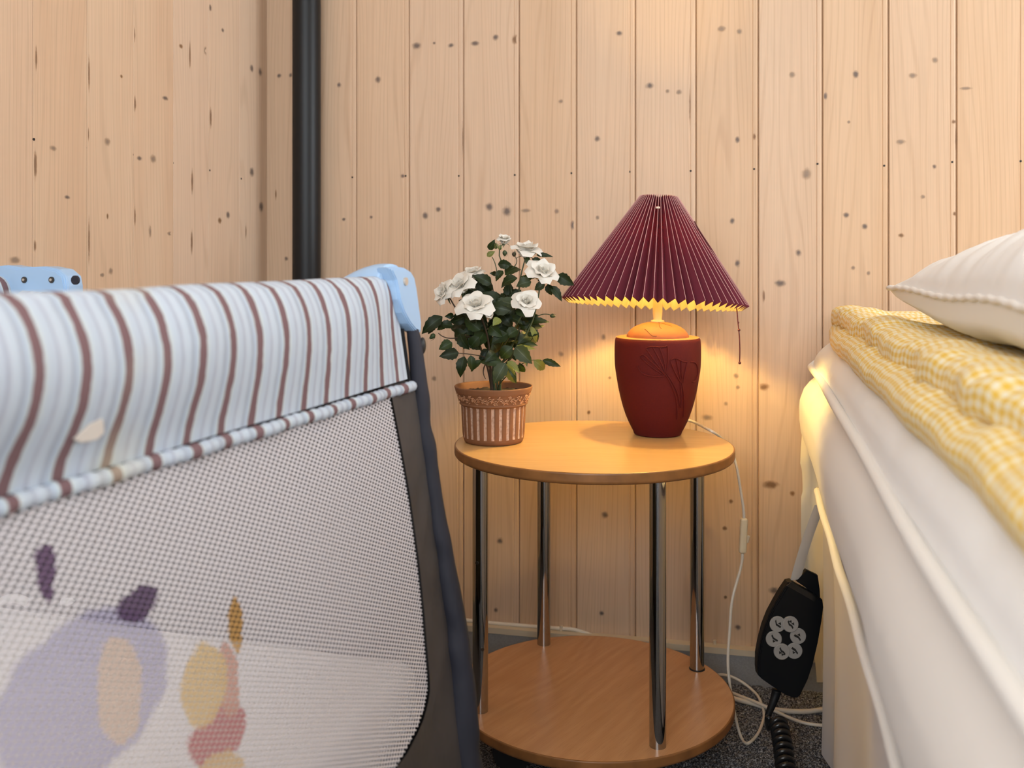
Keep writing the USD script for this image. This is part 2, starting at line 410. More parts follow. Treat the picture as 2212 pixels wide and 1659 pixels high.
# cot
mat("cot_stripe", {
    "tc": ("texture_coordinate", {}), "sx": ("separate_xyz", {}), "wb": ("noise_texture", {"scale": 14, "detail": 2}), "wa": math_("multiply_add", b=0.10), "fr": math_("fraction"),
    "rp": ("rgb_ramp", {"ramp": [(0.0, (0.196, 0.117, 0.126)), (0.205, (0.204, 0.122, 0.131)), (0.225, (0.539, 0.592, 0.609)), (0.265, (0.487, 0.566, 0.626)), (0.30, (0.452, 0.522, 0.626)), (0.42, (0.374, 0.400, 0.479)), (0.47, (0.496, 0.557, 0.635)),
                                (0.62, (0.522, 0.574, 0.652)), (0.70, (0.383, 0.400, 0.487)), (0.74, (0.479, 0.531, 0.618)), (0.90, (0.505, 0.566, 0.644)), (0.955, (0.548, 0.600, 0.626)), (0.985, (0.522, 0.557, 0.583)), (1.0, (0.196, 0.117, 0.126))]}),
    "n": ("noise_texture", {"scale": 7, "detail": 2}), "sn": ("map_range", {"from_min": 0.62, "from_max": 0.75, "to_min": 0, "to_max": 0.35, "clamp": True}), "c": ("mix_color", {"b": (0.62, 0.56, 0.38)}),
    "p": ("principled_bsdf", {"roughness": 0.9, "specular_ior_level": 0.15})},
    [("tc.UV", "sx.vector"), ("tc.UV", "wb.vector"), ("wb.fac", "wa.value1"), ("sx.x", "wa.value3"), ("wa.value", "fr.value1"), ("fr.value", "rp.fac"), ("tc.object", "n.vector"), ("n.fac", "sn.value"), ("sn.result", "c.fac"), ("rp.color", "c.a"),
     ("c.result", "p.base_color")])
plain("cot_blue", (0.36, 0.53, 0.76), 0.38)
plain("cot_navy", (0.017, 0.0165, 0.026), 0.75, bump=(60, 0.25, 0.004), var=0.15, vscale=20)
plain("cot_brown", (0.060, 0.050, 0.048), 0.75, bump=(45, 0.3, 0.004), var=0.2, vscale=12)
plain("cot_charcoal", (0.020, 0.018, 0.020), 0.85)
plain("tape_cream", (0.82, 0.74, 0.67), 0.6)
plain("cot_sheet", (0.82, 0.785, 0.75), 0.85, bump=(40, 0.15, 0.003))

# bed
plain("mattress_cream", (0.80, 0.755, 0.71), 0.9, bump=(25, 0.12, 0.004), sheen_weight=0.1)
plain("mattress_piping", (0.86, 0.835, 0.80), 0.85)
plain("topper_white", (0.86, 0.85, 0.84), 0.9, bump=(30, 0.25, 0.004))
plain("valance_cloth", (0.66, 0.62, 0.62), 0.85, bump=(60, 0.1, 0.002))
plain("flap_cloth", (0.74, 0.66, 0.52), 0.85)
plain("bed_base_dark", (0.20, 0.17, 0.15), 0.8)
plain("pillow_white", (0.87, 0.86, 0.845), 0.8, bump=(14, 0.25, 0.006), sheen_weight=0.1)
plain("strap_grey", (0.56, 0.51, 0.46), 0.7)
plain("button_grey", (0.34, 0.325, 0.31), 0.45)
mat("duvet_gingham", {
    "tc": ("texture_coordinate", {}), "wn": ("noise_texture", {"scale": 30, "detail": 2}), "wm": ("vector_math", {"math_type": "multiply_add", "vector2": (0.0012, 0.0012, 0)}), "sx": ("separate_xyz", {}),
    "a": math_("multiply", b=2 * math.pi / 0.0150), "as": math_("sine"), "ag": ("map_range", {"from_min": -0.25, "from_max": 0.25, "to_min": 0, "to_max": 0.5, "clamp": True}),
    "b": math_("multiply", b=2 * math.pi / 0.0086), "bs": math_("sine"), "bg": ("map_range", {"from_min": -0.25, "from_max": 0.25, "to_min": 0, "to_max": 0.5, "clamp": True}),
    "s": math_("add"), "rp": ("rgb_ramp", {"ramp": [(0, (0.84, 0.76, 0.56)), (0.5, (0.82, 0.63, 0.25)), (1.0, (0.78, 0.48, 0.05))]}),
    "nb": ("noise_texture", {"scale": 60, "detail": 3}), "bm": ("bump", {"strength": 0.35, "distance": 0.004}), "p": ("principled_bsdf", {"roughness": 0.85, "sheen_weight": 0.1})},
    [("tc.UV", "wm.vector3"), ("tc.UV", "wn.vector"), ("wn.color", "wm.vector1"), ("wm.vector", "sx.vector"), ("sx.x", "a.value1"), ("a.value", "as.value1"), ("as.value", "ag.value"), ("sx.y", "b.value1"), ("b.value", "bs.value1"), ("bs.value", "bg.value"),
     ("ag.result", "s.value1"), ("bg.result", "s.value2"), ("s.value", "rp.fac"), ("rp.color", "p.base_color"), ("tc.object", "nb.vector"), ("nb.fac", "bm.height"), ("bm.normal", "p.normal")])
mat("carpet", {
    "tc": ("texture_coordinate", {}), "n": ("noise_texture", {"scale": 300, "detail": 3, "roughness": 0.75}), "v": ("voronoi_texture", {"scale": 330}),
    "r": ("rgb_ramp", {"ramp": [(0.0, (0.010, 0.010, 0.013)), (0.40, (0.025, 0.025, 0.030)), (0.50, (0.10, 0.10, 0.11)), (0.58, (0.33, 0.325, 0.33)), (1.0, (0.60, 0.59, 0.57))]}),
    "p": ("principled_bsdf", {"roughness": 0.9, "specular_ior_level": 0.2}), "b": ("bump", {"strength": 0.6, "distance": 0.003})},
    [("tc.object", "n.vector"), ("tc.object", "v.vector"), ("n.fac", "r.fac"), ("r.color", "p.base_color"), ("v.distance", "b.height"), ("b.normal", "p.normal")])

# ------------------------------------------------------------------ setting
ACR, BCR = -DLEFT, DWALL


def room_mesh(v, f):
    return np.array([room(*p) for p in v]), f


fl = thing("floor", "dark grey speckled loop carpet covering the floor", "floor", kind="structure")
put("carpet_base", room_box(ACR - 0.05, A_RIGHT + 0.05, B_FRONT - 0.05, BCR + 0.05, -0.03, -0.004), "carpet", fl)
rng = np.random.default_rng(3)
gx, gy = np.meshgrid(np.arange(0.10, 0.95, 0.0024), np.arange(1.25, 1.97, 0.0024), indexing="ij")
inside = None
pts = np.stack([gx, gy], -1)
cells = rng.uniform([0.08, 1.23], [0.97, 2.0], (27000, 2))
d, _ = cKDTree(cells).query(pts.reshape(-1, 2), k=1)
hgt = np.maximum(0, 1 - (d / 0.0042) ** 2).reshape(gx.shape) * 0.0042 - 0.004 + 0.0015 * noise(np.stack([gx * 60, gy * 60, gx * 0], -1))
P3 = np.stack([gx, gy, hgt], -1)
keep = (gx * NB[0] + gy * NB[1]) < DWALL - 0.004
P3[..., 2][~keep] = -0.012
put("carpet_pile", grid(P3), "carpet", fl, smooth=True, kind="stuff")
ceil = put("ceiling", room_box(ACR - 0.05, A_RIGHT + 0.05, B_FRONT - 0.05, BCR + 0.05, ZCEIL, ZCEIL + 0.05), "ceiling_paint")
tag(ceil, "pale flat ceiling over the bedroom", "ceiling", kind="structure")

KN = [  # knots of the back wall: pixel x, y, half width, half height, look
    (900, 99, 10, 8, 0), (938, 93, 3.5, 3.5, 0), (974, 98, 7, 5, 0), (1026, 94, 10, 6, 0), (1071, 80.6, 7, 7, 0), (1113, 85, 8, 10, 1), (732.5, 183.7, 5, 6, 0), (816.5, 171.8, 6.5, 8, 0),
    (1211.8, 218.8, 5.5, 5, 2), (1338, 72, 7.5, 6, 0), (1290, 299.5, 6.5, 6.5, 0), (1403.4, 185, 9, 7, 0), (1442, 197, 5, 5, 2), (1466.7, 199, 6.5, 6, 2), (918.8, 465.5, 7, 8, 0), (947, 452, 6, 6, 0),
    (1057, 446.7, 9, 9, 0), (1095, 456.4, 10, 11, 0), (1135.8, 454.6, 11, 4.5, 2), (1202.7, 456.4, 5.5, 6, 2), (1237, 486.4, 5, 10, 0), (742.7, 473.8, 4, 4, 0), (802, 469, 4, 4, 0), (1290.6, 470, 4.5, 5, 2),
    (1558.8, 62.8, 10, 7, 2), (1597.3, 68.4, 6, 7, 2), (1711.3, 161.4, 7, 7, 2), (1848.4, 160.7, 7, 8.5, 0), (1783, 207.4, 5, 8, 0), (1833.5, 263.5, 4, 4, 2), (1971.7, 163.3, 10, 6.5, 2), (2019.6, 129.7, 7, 7, 2),
    (1593, 302, 5.5, 7.5, 0), (1631, 295, 6, 7, 1), (1742, 375.6, 11, 13, 2), (1945.6, 306.4, 11, 6, 2), (2018.5, 359.5, 5, 5, 0), (1994, 425, 5.5, 5, 2), (1828, 465, 7, 6.5, 0), (1868, 489, 7, 7, 0),
    (1946.7, 508, 7, 5, 1), (1582, 477, 6, 7, 0), (1593, 568.8, 6, 9, 0), (1725, 545.6, 7, 8, 0), (1686, 612, 13, 8, 0), (1843, 578.5, 5, 5, 2), (2061, 262.7, 6, 5, 1), (2063, 461.5, 5, 5, 1), (2087, 191, 14, 4, 2),
    (1876, 590, 4.5, 5, 2), (1304, 728, 5.5, 7, 2), (1590, 812, 6, 6, 2), (1594, 836.5, 5, 5, 2), (1568, 872, 5, 5, 2), (1527, 901.6, 13, 7, 2), (1650, 836, 12, 8, 1), (1317.5, 816, 4, 4, 2), (1272, 891, 4, 5, 1),
    (1307, 1112, 8, 8, 0), (1080, 1168, 7, 7, 0), (1299.6, 1325, 6, 6, 0), (1071, 1317.6, 5, 5, 0), (1566, 1141, 6, 5, 1), (1579, 1083, 5, 5, 1), (1593.5, 1354.7, 7, 7, 0), (1665, 1047, 18, 9, 1), (1711.6, 1066, 6, 6, 1),
    (1567, 1290, 4, 4, 1), (1673, 1276, 12, 8, 0), (1212, 764.6, 6.5, 6.5, 2), (937.6, 818, 5.5, 6, 2), (602.8, 163.7, 5, 5, 0), (627.8, 162.6, 4, 5, 0), (618.5, 558.7, 4.5, 5, 0), (640, 322, 3, 4, 1), (596, 420, 2, 12, 1),
    (1650, 640, 3, 14, 3), (1237, 1000, 3, 15, 3), (1000, 300, 2, 40, 3), (2066, 300, 2.5, 30, 3), (1490, 230, 2, 40, 3), (1860, 1010, 8, 6, 1), (850, 1040, 6, 6, 0), (870, 380, 5, 5, 0)]
KL = [  # knots and bark streaks of the left wall
    (144.6, 426, 6.5, 4.5, 0), (231.7, 306.4, 7, 9, 2), (301, 342, 5.5, 5.5, 0), (330.7, 343, 7, 9, 2), (357, 212, 7, 5, 0), (390.5, 99.8, 4.5, 5, 1), (444.7, 110, 5, 10, 2), (454, 17, 3, 8, 0), (481, 65.4, 3, 5, 0),
    (543.7, 147.6, 4, 8.5, 0), (561.7, 155, 4, 9, 0), (543.7, 371.8, 5, 11, 0), (564, 446.6, 5, 12, 0), (492.5, 464.5, 4.5, 8, 0), (474.6, 476.5, 4, 7, 1), (220.5, 594, 5, 5, 2), (239, 585.6, 5, 8, 2), (366, 504.5, 5, 5, 2),
    (32, 562, 13, 9, 2), (232, 467, 2.5, 7, 1), (76, 355, 4, 32, 3), (291, 224, 3, 18, 3), (290, 75, 2.5, 16, 3), (190, 290, 2.5, 15, 3), (455, 254, 2.5, 24, 3), (415, 392, 2.5, 28, 3), (414, 523, 2.5, 28, 3),
    (291, 467, 2.5, 20, 3), (75, 531, 3.5, 12, 3), (78, 127, 2.5, 28, 3), (192, 160, 2.2, 40, 3), (192, 520, 2.2, 50, 3), (531, 500, 1.5, 16, 3), (410, 120, 2, 30, 3), (324, 500, 3, 14, 2), (262, 165, 3, 4, 1), (115, 320, 8, 6, 2)]
NB_PX = [(761, 383), (876, 380), (991, 380), (1112, 378), (1234, 374), (1360, 371), (1492, 369), (1629, 365), (1766, 354), (1910, 358), (2057, 350), (2205, 348)]
NL_PX = [(73, 301), (186, 319), (287, 334), (374, 352), (453, 368), (521, 386)]
KNOT_LOOK = ["knot_grey", "knot_brown", "knot_pale", "bark_streak"]
EX = np.array([DB[0], DB[1], 0]); EN = np.array([NB[0], NB[1], 0]); EZ = np.array([0, 0, 1.0])


def plank_profile(u0, u1):
    """(along, out of the wall) of one tongue and groove board."""
    return np.array([(u0 + 0.0003, -0.014), (u0 + 0.0003, -0.0035), (u0 + 0.0020, 0.0), (u1 - 0.0128, 0.0), (u1 - 0.0120, -0.0012), (u1 - 0.0112, -0.0014), (u1 - 0.0100, -0.0004), (u1 - 0.0040, -0.0005), (u1 - 0.0020, -0.0014), (u1 - 0.0003, -0.0036), (u1 - 0.0003, -0.014)])


def build_wall(wall, origin, e_along, e_out, cuts, zlo, zhi, mat_name, seed, flush=False, hole=None):
    out = []
    for k in range(len(cuts) - 1):
        u0, u1 = cuts[k], cuts[k + 1]
        pr = plank_profile(u0, u1) if u1 - u0 > 0.03 else np.array([(u0, -0.014), (u0, 0), (u1 - 0.001, 0), (u1 - 0.001, -0.014)])
        if flush: pr = np.array([(u0 + 0.0003, -0.014), (u0 + 0.0003, -0.0005), (u0 + 0.0009, 0.0), (u1 - 0.0008, 0.0), (u1 - 0.0002, -0.0005), (u1 - 0.0002, -0.014)])
        n = len(pr)
        for zl_, zh_ in ([(zlo, zhi)] if not hole or u1 < hole[0] or u0 > hole[1] else [(zlo, hole[2]), (hole[3], zhi)]):
            out.append((u0, u1, one_plank(wall, origin, e_along, e_out, pr, n, u0, k, zl_, zh_, mat_name, seed)))
    return out


def one_plank(wall, origin, e_along, e_out, pr, n, u0, k, zlo, zhi, mat_name, seed):
        V, uv, Fc = [], [], []
        # side walls, flat shaded: every face has its own corners
        for i in range(n - 1):
            for (q, z) in ((pr[i], zlo), (pr[i + 1], zlo), (pr[i + 1], zhi), (pr[i], zhi)):
                V.append(origin + e_along * q[0] + e_out * q[1] + EZ * z); uv.append((q[0] - u0 + 0.31 * ((k * 7 + seed) % 13) + 0.02 * k, z + 1.37 * ((k * 5 + seed) % 11)))
            b = 4 * i
            Fc += [(b, b + 1, b + 2), (b, b + 2, b + 3)]
        e = np.cross(e_along, EZ) @ e_out
        Fc = np.array(Fc) if e > 0 else np.array(Fc)[:, ::-1]
        return put("plank", (np.array(V), Fc), mat_name, wall, smooth=False, uv=np.array(uv))


def wall_hit(px, py, origin, e_along, e_out):
    r = np.array([(px - CX) / F, 1.0, -(py - CY) / F]); o = np.array([0, 0, HC])
    t = ((origin - o) @ e_out) / (r @ e_out)
    p = o + t * r
    return (p - origin) @ e_along, p[2], t, r


def knots(boards, lst, origin, e_along, e_out):
    for px, py, hw, hh, look in lst:
        u, z, t, r = wall_hit(px, py, origin, e_along, e_out)
        u2, _, _, _ = wall_hit(px + 1.0, py, origin, e_along, e_out)
        ru, rz = hw * abs(u2 - u) * 1.25, hh * t / F * 1.25
        for u0, u1, prim in boards:
            if u0 <= u < u1:
                face1 = u1 - 0.0128
                th = np.linspace(0, 2 * np.pi, 20, endpoint=False)
                ring = np.c_[np.cos(th), np.sin(th)]
                uu = np.clip(u + ru * ring[:, 0], u0 + 0.0024, u1 - 0.0017)
                P = [origin + e_along * u + e_out * 0.00035 + EZ * z] if u < face1 else [origin + e_along * u - e_out * 0.0001 + EZ * z]
                tex = [(0.5, 0.5)]
                for (cx, cz), x in zip(ring, uu):
                    o = 0.00025 if x < u1 - 0.0045 else -0.0014
                    P.append(origin + e_along * x + e_out * o + EZ * (z + rz * cz)); tex.append((0.5 + 0.5 * (x - u) / ru, 0.5 + 0.5 * cz))
                j = np.arange(20)
                Fc = np.c_[np.zeros(20, int), 1 + j, 1 + (j + 1) % 20]
                if np.cross(e_along, EZ) @ e_out < 0: Fc = Fc[:, ::-1]
                put("knot", (np.array(P), Fc), KNOT_LOOK[look], prim, smooth=False, uv=np.array(tex))
                break


def nails(boards, lst, origin, e_along, e_out):
    for px, py in lst:
        u, z, t, r = wall_hit(px, py, origin, e_along, e_out)
        for u0, u1, prim in boards:
            if u0 <= u < u1:
                o = 0.0 if u < u1 - 0.0125 else -0.0008
                c = trimesh.creation.cylinder(radius=0.0021, height=0.0012, sections=10)
                m = np.stack([e_along, EZ, e_out], 1)
                put("nail", xf((c.vertices, c.faces), m, origin + e_along * u + e_out * (o + 0.0001) + EZ * z), "nail_hole", prim)
                break


wb = thing("wall_back", "whitewashed knotty pine plank wall behind table and bed", "wall", kind="structure")
O_B = np.array([*(DWALL * NB), 0.0])
cuts = [-DLEFT - 0.013] + [OFF + PITCH * k for k in range(-1, 24)]
cuts = [c for c in cuts if c < A_RIGHT] + [A_RIGHT]
boards = build_wall(wb, O_B, EX, -EN, cuts, 0.03, ZCEIL, "pine_plank", 3)
knots(boards, KN, O_B, EX, -EN); nails(boards, NB_PX, O_B, EX, -EN)
put("wall_backing", room_box(ACR - 0.05, A_RIGHT + 0.05, BCR + 0.014, BCR + 0.08, -0.03, ZCEIL), "wall_boarding", wb)

wl = thing("wall_left", "paler whitewashed pine plank wall behind the travel cot", "wall", kind="structure")
O_L = np.array([*(-DLEFT * DB), 0.0])
cl = [OLEFT + PITCH * k for k in range(-26, 6)] + [DWALL]
boards_l = build_wall(wl, O_L, EN, EX, [c for c in cl if c > B_FRONT], 0.03, ZCEIL, "pine_plank_left", 8, True, WIN3)
knots(boards_l, KL, O_L, EN, EX); nails(boards_l, NL_PX, O_L, EN, EX)
put("wall_backing", [room_box(ACR - 0.08, ACR - 0.014, *q) for q in ((B_FRONT - 0.05, WIN3[0], -0.03, ZCEIL), (WIN3[1], BCR + 0.05, -0.03, ZCEIL), (WIN3[0], WIN3[1], -0.03, WIN3[2]), (WIN3[0], WIN3[1], WIN3[3], ZCEIL))], "wall_paint", wl)


def wall_with_hole(name, mk, lo, hi, win, label):
    p0, p1, z0, z1 = win
    ms = [mk(lo, p0, -0.03, ZCEIL), mk(p1, hi, -0.03, ZCEIL), mk(p0, p1, -0.03, z0), mk(p0, p1, z1, ZCEIL)]
    tag(put(name, ms, "wall_paint"), label, "wall", kind="structure")


wall_with_hole("wall_right", lambda a, b, c, d: room_box(A_RIGHT, A_RIGHT + 0.1, a, b, c, d), B_FRONT - 0.05, BCR + 0.05, WIN1, "pale plain wall on the bed side of the room")
wall_with_hole("wall_front", lambda a, b, c, d: room_box(a, b, B_FRONT - 0.1, B_FRONT, c, d), ACR - 0.05, A_RIGHT + 0.05, WIN2, "pale plain wall facing the pine plank wall")


def window(name, mk, win, label):  # frame around an unseen daylight panel, all of it out of view
    p0, p1, z0, z1 = win
    t = 0.045
    ms = [mk(p0, p0 + t, z0, z1), mk(p1 - t, p1, z0, z1), mk(p0, p1, z0, z0 + t), mk(p0, p1, z1 - t, z1), mk((p0 + p1) / 2 - t / 2, (p0 + p1) / 2 + t / 2, z0, z1)]
    w = thing(name, label, "window", kind="structure")
    put("window_frame", ms, "window_white", w)


window("window_1", lambda a, b, c, d: room_box(A_RIGHT + 0.02, A_RIGHT + 0.07, a, b, c, d), WIN1, "unseen white framed window beyond the bed, lighting the room from the right")
window("window_2", lambda a, b, c, d: room_box(a, b, B_FRONT - 0.07, B_FRONT - 0.02, c, d), WIN2, "unseen white framed window behind the camera, lighting the room from the front")
window("window_3", lambda a, b, c, d: room_box(ACR - 0.07, ACR - 0.02, a, b, c, d), WIN3, "unseen white framed window in the left wall, lighting the bed side")
ZS = HC - 0.7658
bb = put("baseboard_back", [room_box(ACR, A_RIGHT, BCR - 0.020, BCR - 0.0005, -0.004, ZS - 0.010)], "skirting_grey")
tag(bb, "grey painted skirting board under the pine wall", "skirting board", kind="structure")
tr = put("trim_1", [room_box(ACR, A_RIGHT, BCR - 0.023, BCR - 0.0005, ZS - 0.010, ZS + 0.002)], "trim_cream")
tag(tr, "thin cream strip on top of the grey skirting", "trim", kind="structure")
bl = put("baseboard_left", [room_box(ACR + 0.0005, ACR + 0.020, B_FRONT, BCR - 0.023, -0.004, ZS)], "skirting_grey")
tag(bl, "grey skirting board under the left plank wall", "skirting board", kind="structure")

# black pipe in the corner
u, z, t, r = wall_hit(677.5, 300, O_B, EX, -EN)
pp = O_B + EX * u - EN * 0.036
ppx = t - 0.036
pr_ = 30.2 * (pp[1]) / F
pole = thing("heating_pipe", "thick black painted pipe standing upright near the wall corner", "pipe")
c = trimesh.creation.cylinder(radius=pr_, height=ZCEIL - 0.002, sections=64)
put("pipe", xf((c.vertices, c.faces), np.eye(3), (pp[0], pp[1], ZCEIL / 2)), "pole_black", pole)
put("floor_collar", lathe([(pr_, 0.0), (pr_ + 0.018, 0.0), (pr_ + 0.018, 0.004), (pr_ + 0.006, 0.010), (pr_, 0.010)], 48, pp[:2]), "pole_black", pole)

# ------------------------------------------------------------------ side table
TX, TY, TR = 0.139, 1.622, 0.2375
ZT, ZL = HC - 0.306, HC - 0.7287
tb = thing("side_table", "round two-tier beech side table with four chrome legs", "table")


def board(name, z, edge_name):
    top = put(name, lathe([(0.0, z - 0.0165), (TR - 0.006, z - 0.0165), (TR - 0.005, z - 0.016), (TR - 0.005, z - 0.004), (TR - 0.0024, z - 0.004), (TR - 0.0024, z), (0.0, z)], 128, (TX, TY)), "beech_top" if z == ZT else "beech_shelf", tb, smooth=25)
    e = [(TR - 0.0052, z - 0.018)]
    for a in np.linspace(-90, 0, 7): e.append((TR - 0.006 + 0.006 * math.cos(math.radians(a)), z - 0.012 + 0.006 * math.sin(math.radians(a))))
    e += [(TR, z - 0.003)]
    for a in np.linspace(0, 90, 5)[1:]: e.append((TR - 0.0022 + 0.0022 * math.cos(math.radians(a)), z - 0.0022 + 0.0022 * math.sin(math.radians(a))))
    e += [(TR - 0.0025, z), (TR - 0.0025, z - 0.0045), (TR - 0.0052, z - 0.0045), (TR - 0.0052, z - 0.018)]
    put("edge_band", lathe(e, 128, (TX, TY)), "beech_edge", top, label="darker rounded edge band")


board("table_top", ZT, "edge")
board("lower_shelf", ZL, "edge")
for k in range(4):
    a = 0.3925 + k * math.pi / 2
    lx, ly = TX + 0.002 + 0.2086 * math.cos(a), TY + 0.003 + 0.2086 * math.sin(a)
    leg = put("leg", lathe([(0.0, ZL - 0.001), (0.0128, ZL - 0.001), (0.0128, ZT - 0.0165), (0.0, ZT - 0.0165)], 40, (lx, ly)), "chrome", tb)
    if k == 0: put("leg_collar", lathe([(0.0126, ZL), (0.0142, ZL), (0.0142, ZL + 0.0016), (0.0129, ZL + 0.0020)], 32, (lx, ly)), "rubber_black", leg)
    if k == 2:
        for zz, q in ((0.345, -0.4), (0.205, 0.30)):
            d = np.array([math.sin(q), -math.cos(q), 0]); s_ = trimesh.creation.cylinder(radius=0.0028, height=0.0012, sections=12)
            m = np.stack([np.array([d[1], -d[0], 0]), EZ, d], 1)
            put("leg_screw", xf((s_.vertices, s_.faces), m, np.array([lx, ly, ZL + zz - 0.10]) + d * 0.0130), "screw_dark", leg)
    fx, fy = TX + 0.15 * math.cos(a), TY + 0.15 * math.sin(a)
    cas = put("caster", lathe([(0.0, ZL - 0.040), (0.009, ZL - 0.040), (0.009, ZL - 0.028), (0.022, ZL - 0.022), (0.022, ZL - 0.0165), (0, ZL - 0.0165)], 24, (fx, fy)), "rubber_black", tb)
    w_ = trimesh.creation.cylinder(radius=0.0325, height=0.024, sections=28)
    put("wheel", xf((w_.vertices, w_.faces), [[1, 0, 0], [0, 0, 1], [0, -1, 0]], (fx, fy, 0.0325)), "rubber_black", cas)

# ------------------------------------------------------------------ table lamp
LX, LY = 0.263, 1.708
SC = F / LY
lamp = thing("table_lamp", "table lamp with dark red vase base and pleated burgundy shade", "lamp")
pz = [(0.0, 0.0), (0.039, 0.0), (0.0425, 0.0020), (0.0436, 0.0055), (0.0578, 0.036), (0.0667, 0.066), (0.0727, 0.096), (0.0770, 0.130), (0.0774, 0.150), (0.0767, 0.168), (0.0758, 0.1728), (0.0735, 0.1748), (0.055, 0.1752), (0.052, 0.172)]
pz = np.array(pz)
body = pz[:10]
ss = np.linspace(0, 1, 40)
pf = PchipInterpolator(body[3:10, 1], body[3:10, 0])
zz = np.linspace(body[3, 1], body[9, 1], 36)
prof = np.vstack([body[:3], np.c_[pf(zz), zz], pz[10:]])
prof[:, 1] += ZT
vase = put("vase_body", lathe(prof, 96, (LX, LY)), "vase_red", lamp, smooth=40)
put("rim", lathe([(0.0745, ZT + 0.1742), (0.0745, ZT + 0.1754), (0.072, ZT + 0.1762), (0.056, ZT + 0.1762), (0.053, ZT + 0.1740)], 96, (LX, LY)), "terracotta_dome", lamp, label="bare terracotta rim of the vase")


def vase_pt(px, py, lift=0.0):
    """The vase's front surface seen at a pixel."""
    zv = HC - (py - CY) / SC * (LY - 0.07) / LY
    for _ in range(6):
        rr = float(pf(np.clip(zv - ZT, zz[0], zz[-1])))
        dx = ((px - CX) / F * (LY - rr) - LX)
        dx = np.clip(dx, -rr * 0.985, rr * 0.985)
        yy = LY - math.sqrt(rr * rr - dx * dx)
        dx = np.clip((px - CX) / F * yy - LX, -rr * 0.985, rr * 0.985)
        yy = LY - math.sqrt(rr * rr - dx * dx)
        zv = HC - (py - CY) / F * yy
    n = np.array([dx, yy - LY, 0]) / rr
    return np.array([LX + dx, yy, zv]) + n * lift


def zo6(x, y): return 1200 + x / 2.765, 400 + y / 2.765


orn = []
RELIEF = [[(540, 975), (580, 965), (620, 968), (668, 958)], [(540, 975), (600, 1060), (655, 1130)], [(668, 958), (672, 1040), (662, 1130)], [(580, 968), (625, 1050), (655, 1125)], [(620, 968), (648, 1050), (660, 1125)],
          [(505, 1022), (525, 1012), (555, 1040), (580, 1060)], [(505, 1022), (560, 1075), (640, 1130)], [(490, 1075), (510, 1115), (580, 1142), (650, 1140)], [(520, 1010), (590, 1070), (650, 1130)],
          [(655, 1130), (690, 1190), (718, 1270), (728, 1340), (725, 1400)], [(665, 1130), (705, 1190), (735, 1270), (742, 1330)],
          [(685, 1048), (720, 1035), (750, 1048), (788, 1050)], [(685, 1048), (710, 1110), (748, 1180)], [(720, 1038), (735, 1110), (752, 1180)], [(752, 1048), (752, 1110), (757, 1180)], [(788, 1050), (775, 1110), (762, 1180)],
          [(752, 1180), (765, 1250), (768, 1320), (762, 1390)], [(808, 1058), (840, 1065), (852, 1090), (846, 1150), (815, 1175)], [(745, 1180), (752, 1260), (750, 1330)]]
for ln in RELIEF:
    p = spline([vase_pt(*zo6(*q), lift=0.0006) for q in ln], 20)
    orn.append(tube(p, np.r_[0.0006, np.full(18, 0.0013), 0.0006], 6))
put("leaf_relief", orn, "vase_red", vase, smooth=60, label="raised ginkgo leaf relief")
# thin raised leaf blades
dz = ZT + 0.1735
dome_prof = [(0.056 * math.cos(a), dz + 0.030 * math.sin(a)) for a in np.linspace(0, math.pi / 2 * 0.93, 18)] + [(0.0, dz + 0.030)]
domem = put("dome", lathe(dome_prof, 72, (LX, LY)), "terracotta_dome", lamp, label="rounded terracotta dome under the socket")


def dome_pt(ang, frac):
    a = frac * math.pi / 2
    return np.array([LX + 0.0561 * math.cos(a) * math.cos(ang), LY + 0.0561 * math.cos(a) * math.sin(ang), dz + 0.0301 * math.sin(a)])


for ln in ([(-2.25, 0.42), (-2.05, 0.30), (-1.9, 0.18), (-1.75, 0.16)], [(-1.57, 0.85), (-1.6, 0.7), (-1.62, 0.55), (-1.56, 0.45)], [(-1.5, 0.8), (-1.1, 0.65), (-0.95, 0.55)]):
    put("crack", tube(spline([dome_pt(*q) for q in ln], 16), 0.0005, 5), "crack_dark", domem)
zs = dz + 0.029
put("socket", lathe([(0.0, zs), (0.0118, zs), (0.0122, zs + 0.0015), (0.0115, zs + 0.0032), (0.0078, zs + 0.0036), (0.0074, zs + 0.006), (0.0086, zs + 0.018), (0.0088, zs + 0.075), (0.0170, zs + 0.080), (0.0200, zs + 0.090), (0.0205, zs + 0.118), (0.0190, zs + 0.118), (0.0150, zs + 0.112), (0.0, zs + 0.112)], 40, (LX, LY)), "socket_cream", lamp)
zb = zs + 0.112
put("bulb", lathe([(0.010, zb)] + [(0.010 + 0.012 * math.sin(a / 2) ** 1.2 if a < 1.8 else 0.0225 * math.sin(a), zb + 0.028 - 0.026 * math.cos(a)) for a in np.linspace(0.1, math.pi, 16)], 32, (LX, LY)), "bulb_lit", lamp)

# pleated shade: built upright about its top centre, then tilted the way it hangs
ZR, ZTOP = HC - (657.5 - CY) / SC, HC - (429 - CY) / SC
RB, RT, NP_ = 0.1665, 0.0345, 62
tilt = math.radians(4.4); roll = math.radians(3.2)
Rx = np.array([[1, 0, 0], [0, math.cos(tilt), -math.sin(tilt)], [0, math.sin(tilt), math.cos(tilt)]])
Ry = np.array([[math.cos(roll), 0, math.sin(roll)], [0, 1, 0], [-math.sin(roll), 0, math.cos(roll)]])
RS = Ry @ Rx.T
piv = np.array([LX, LY, (ZR + ZTOP) / 2])
pivx = np.array([LX - 0.002, LY, (ZR + ZTOP) / 2])
rs = np.random.default_rng(11)
jit = rs.normal(0, 0.10, NP_) * (2 * math.pi / NP_)


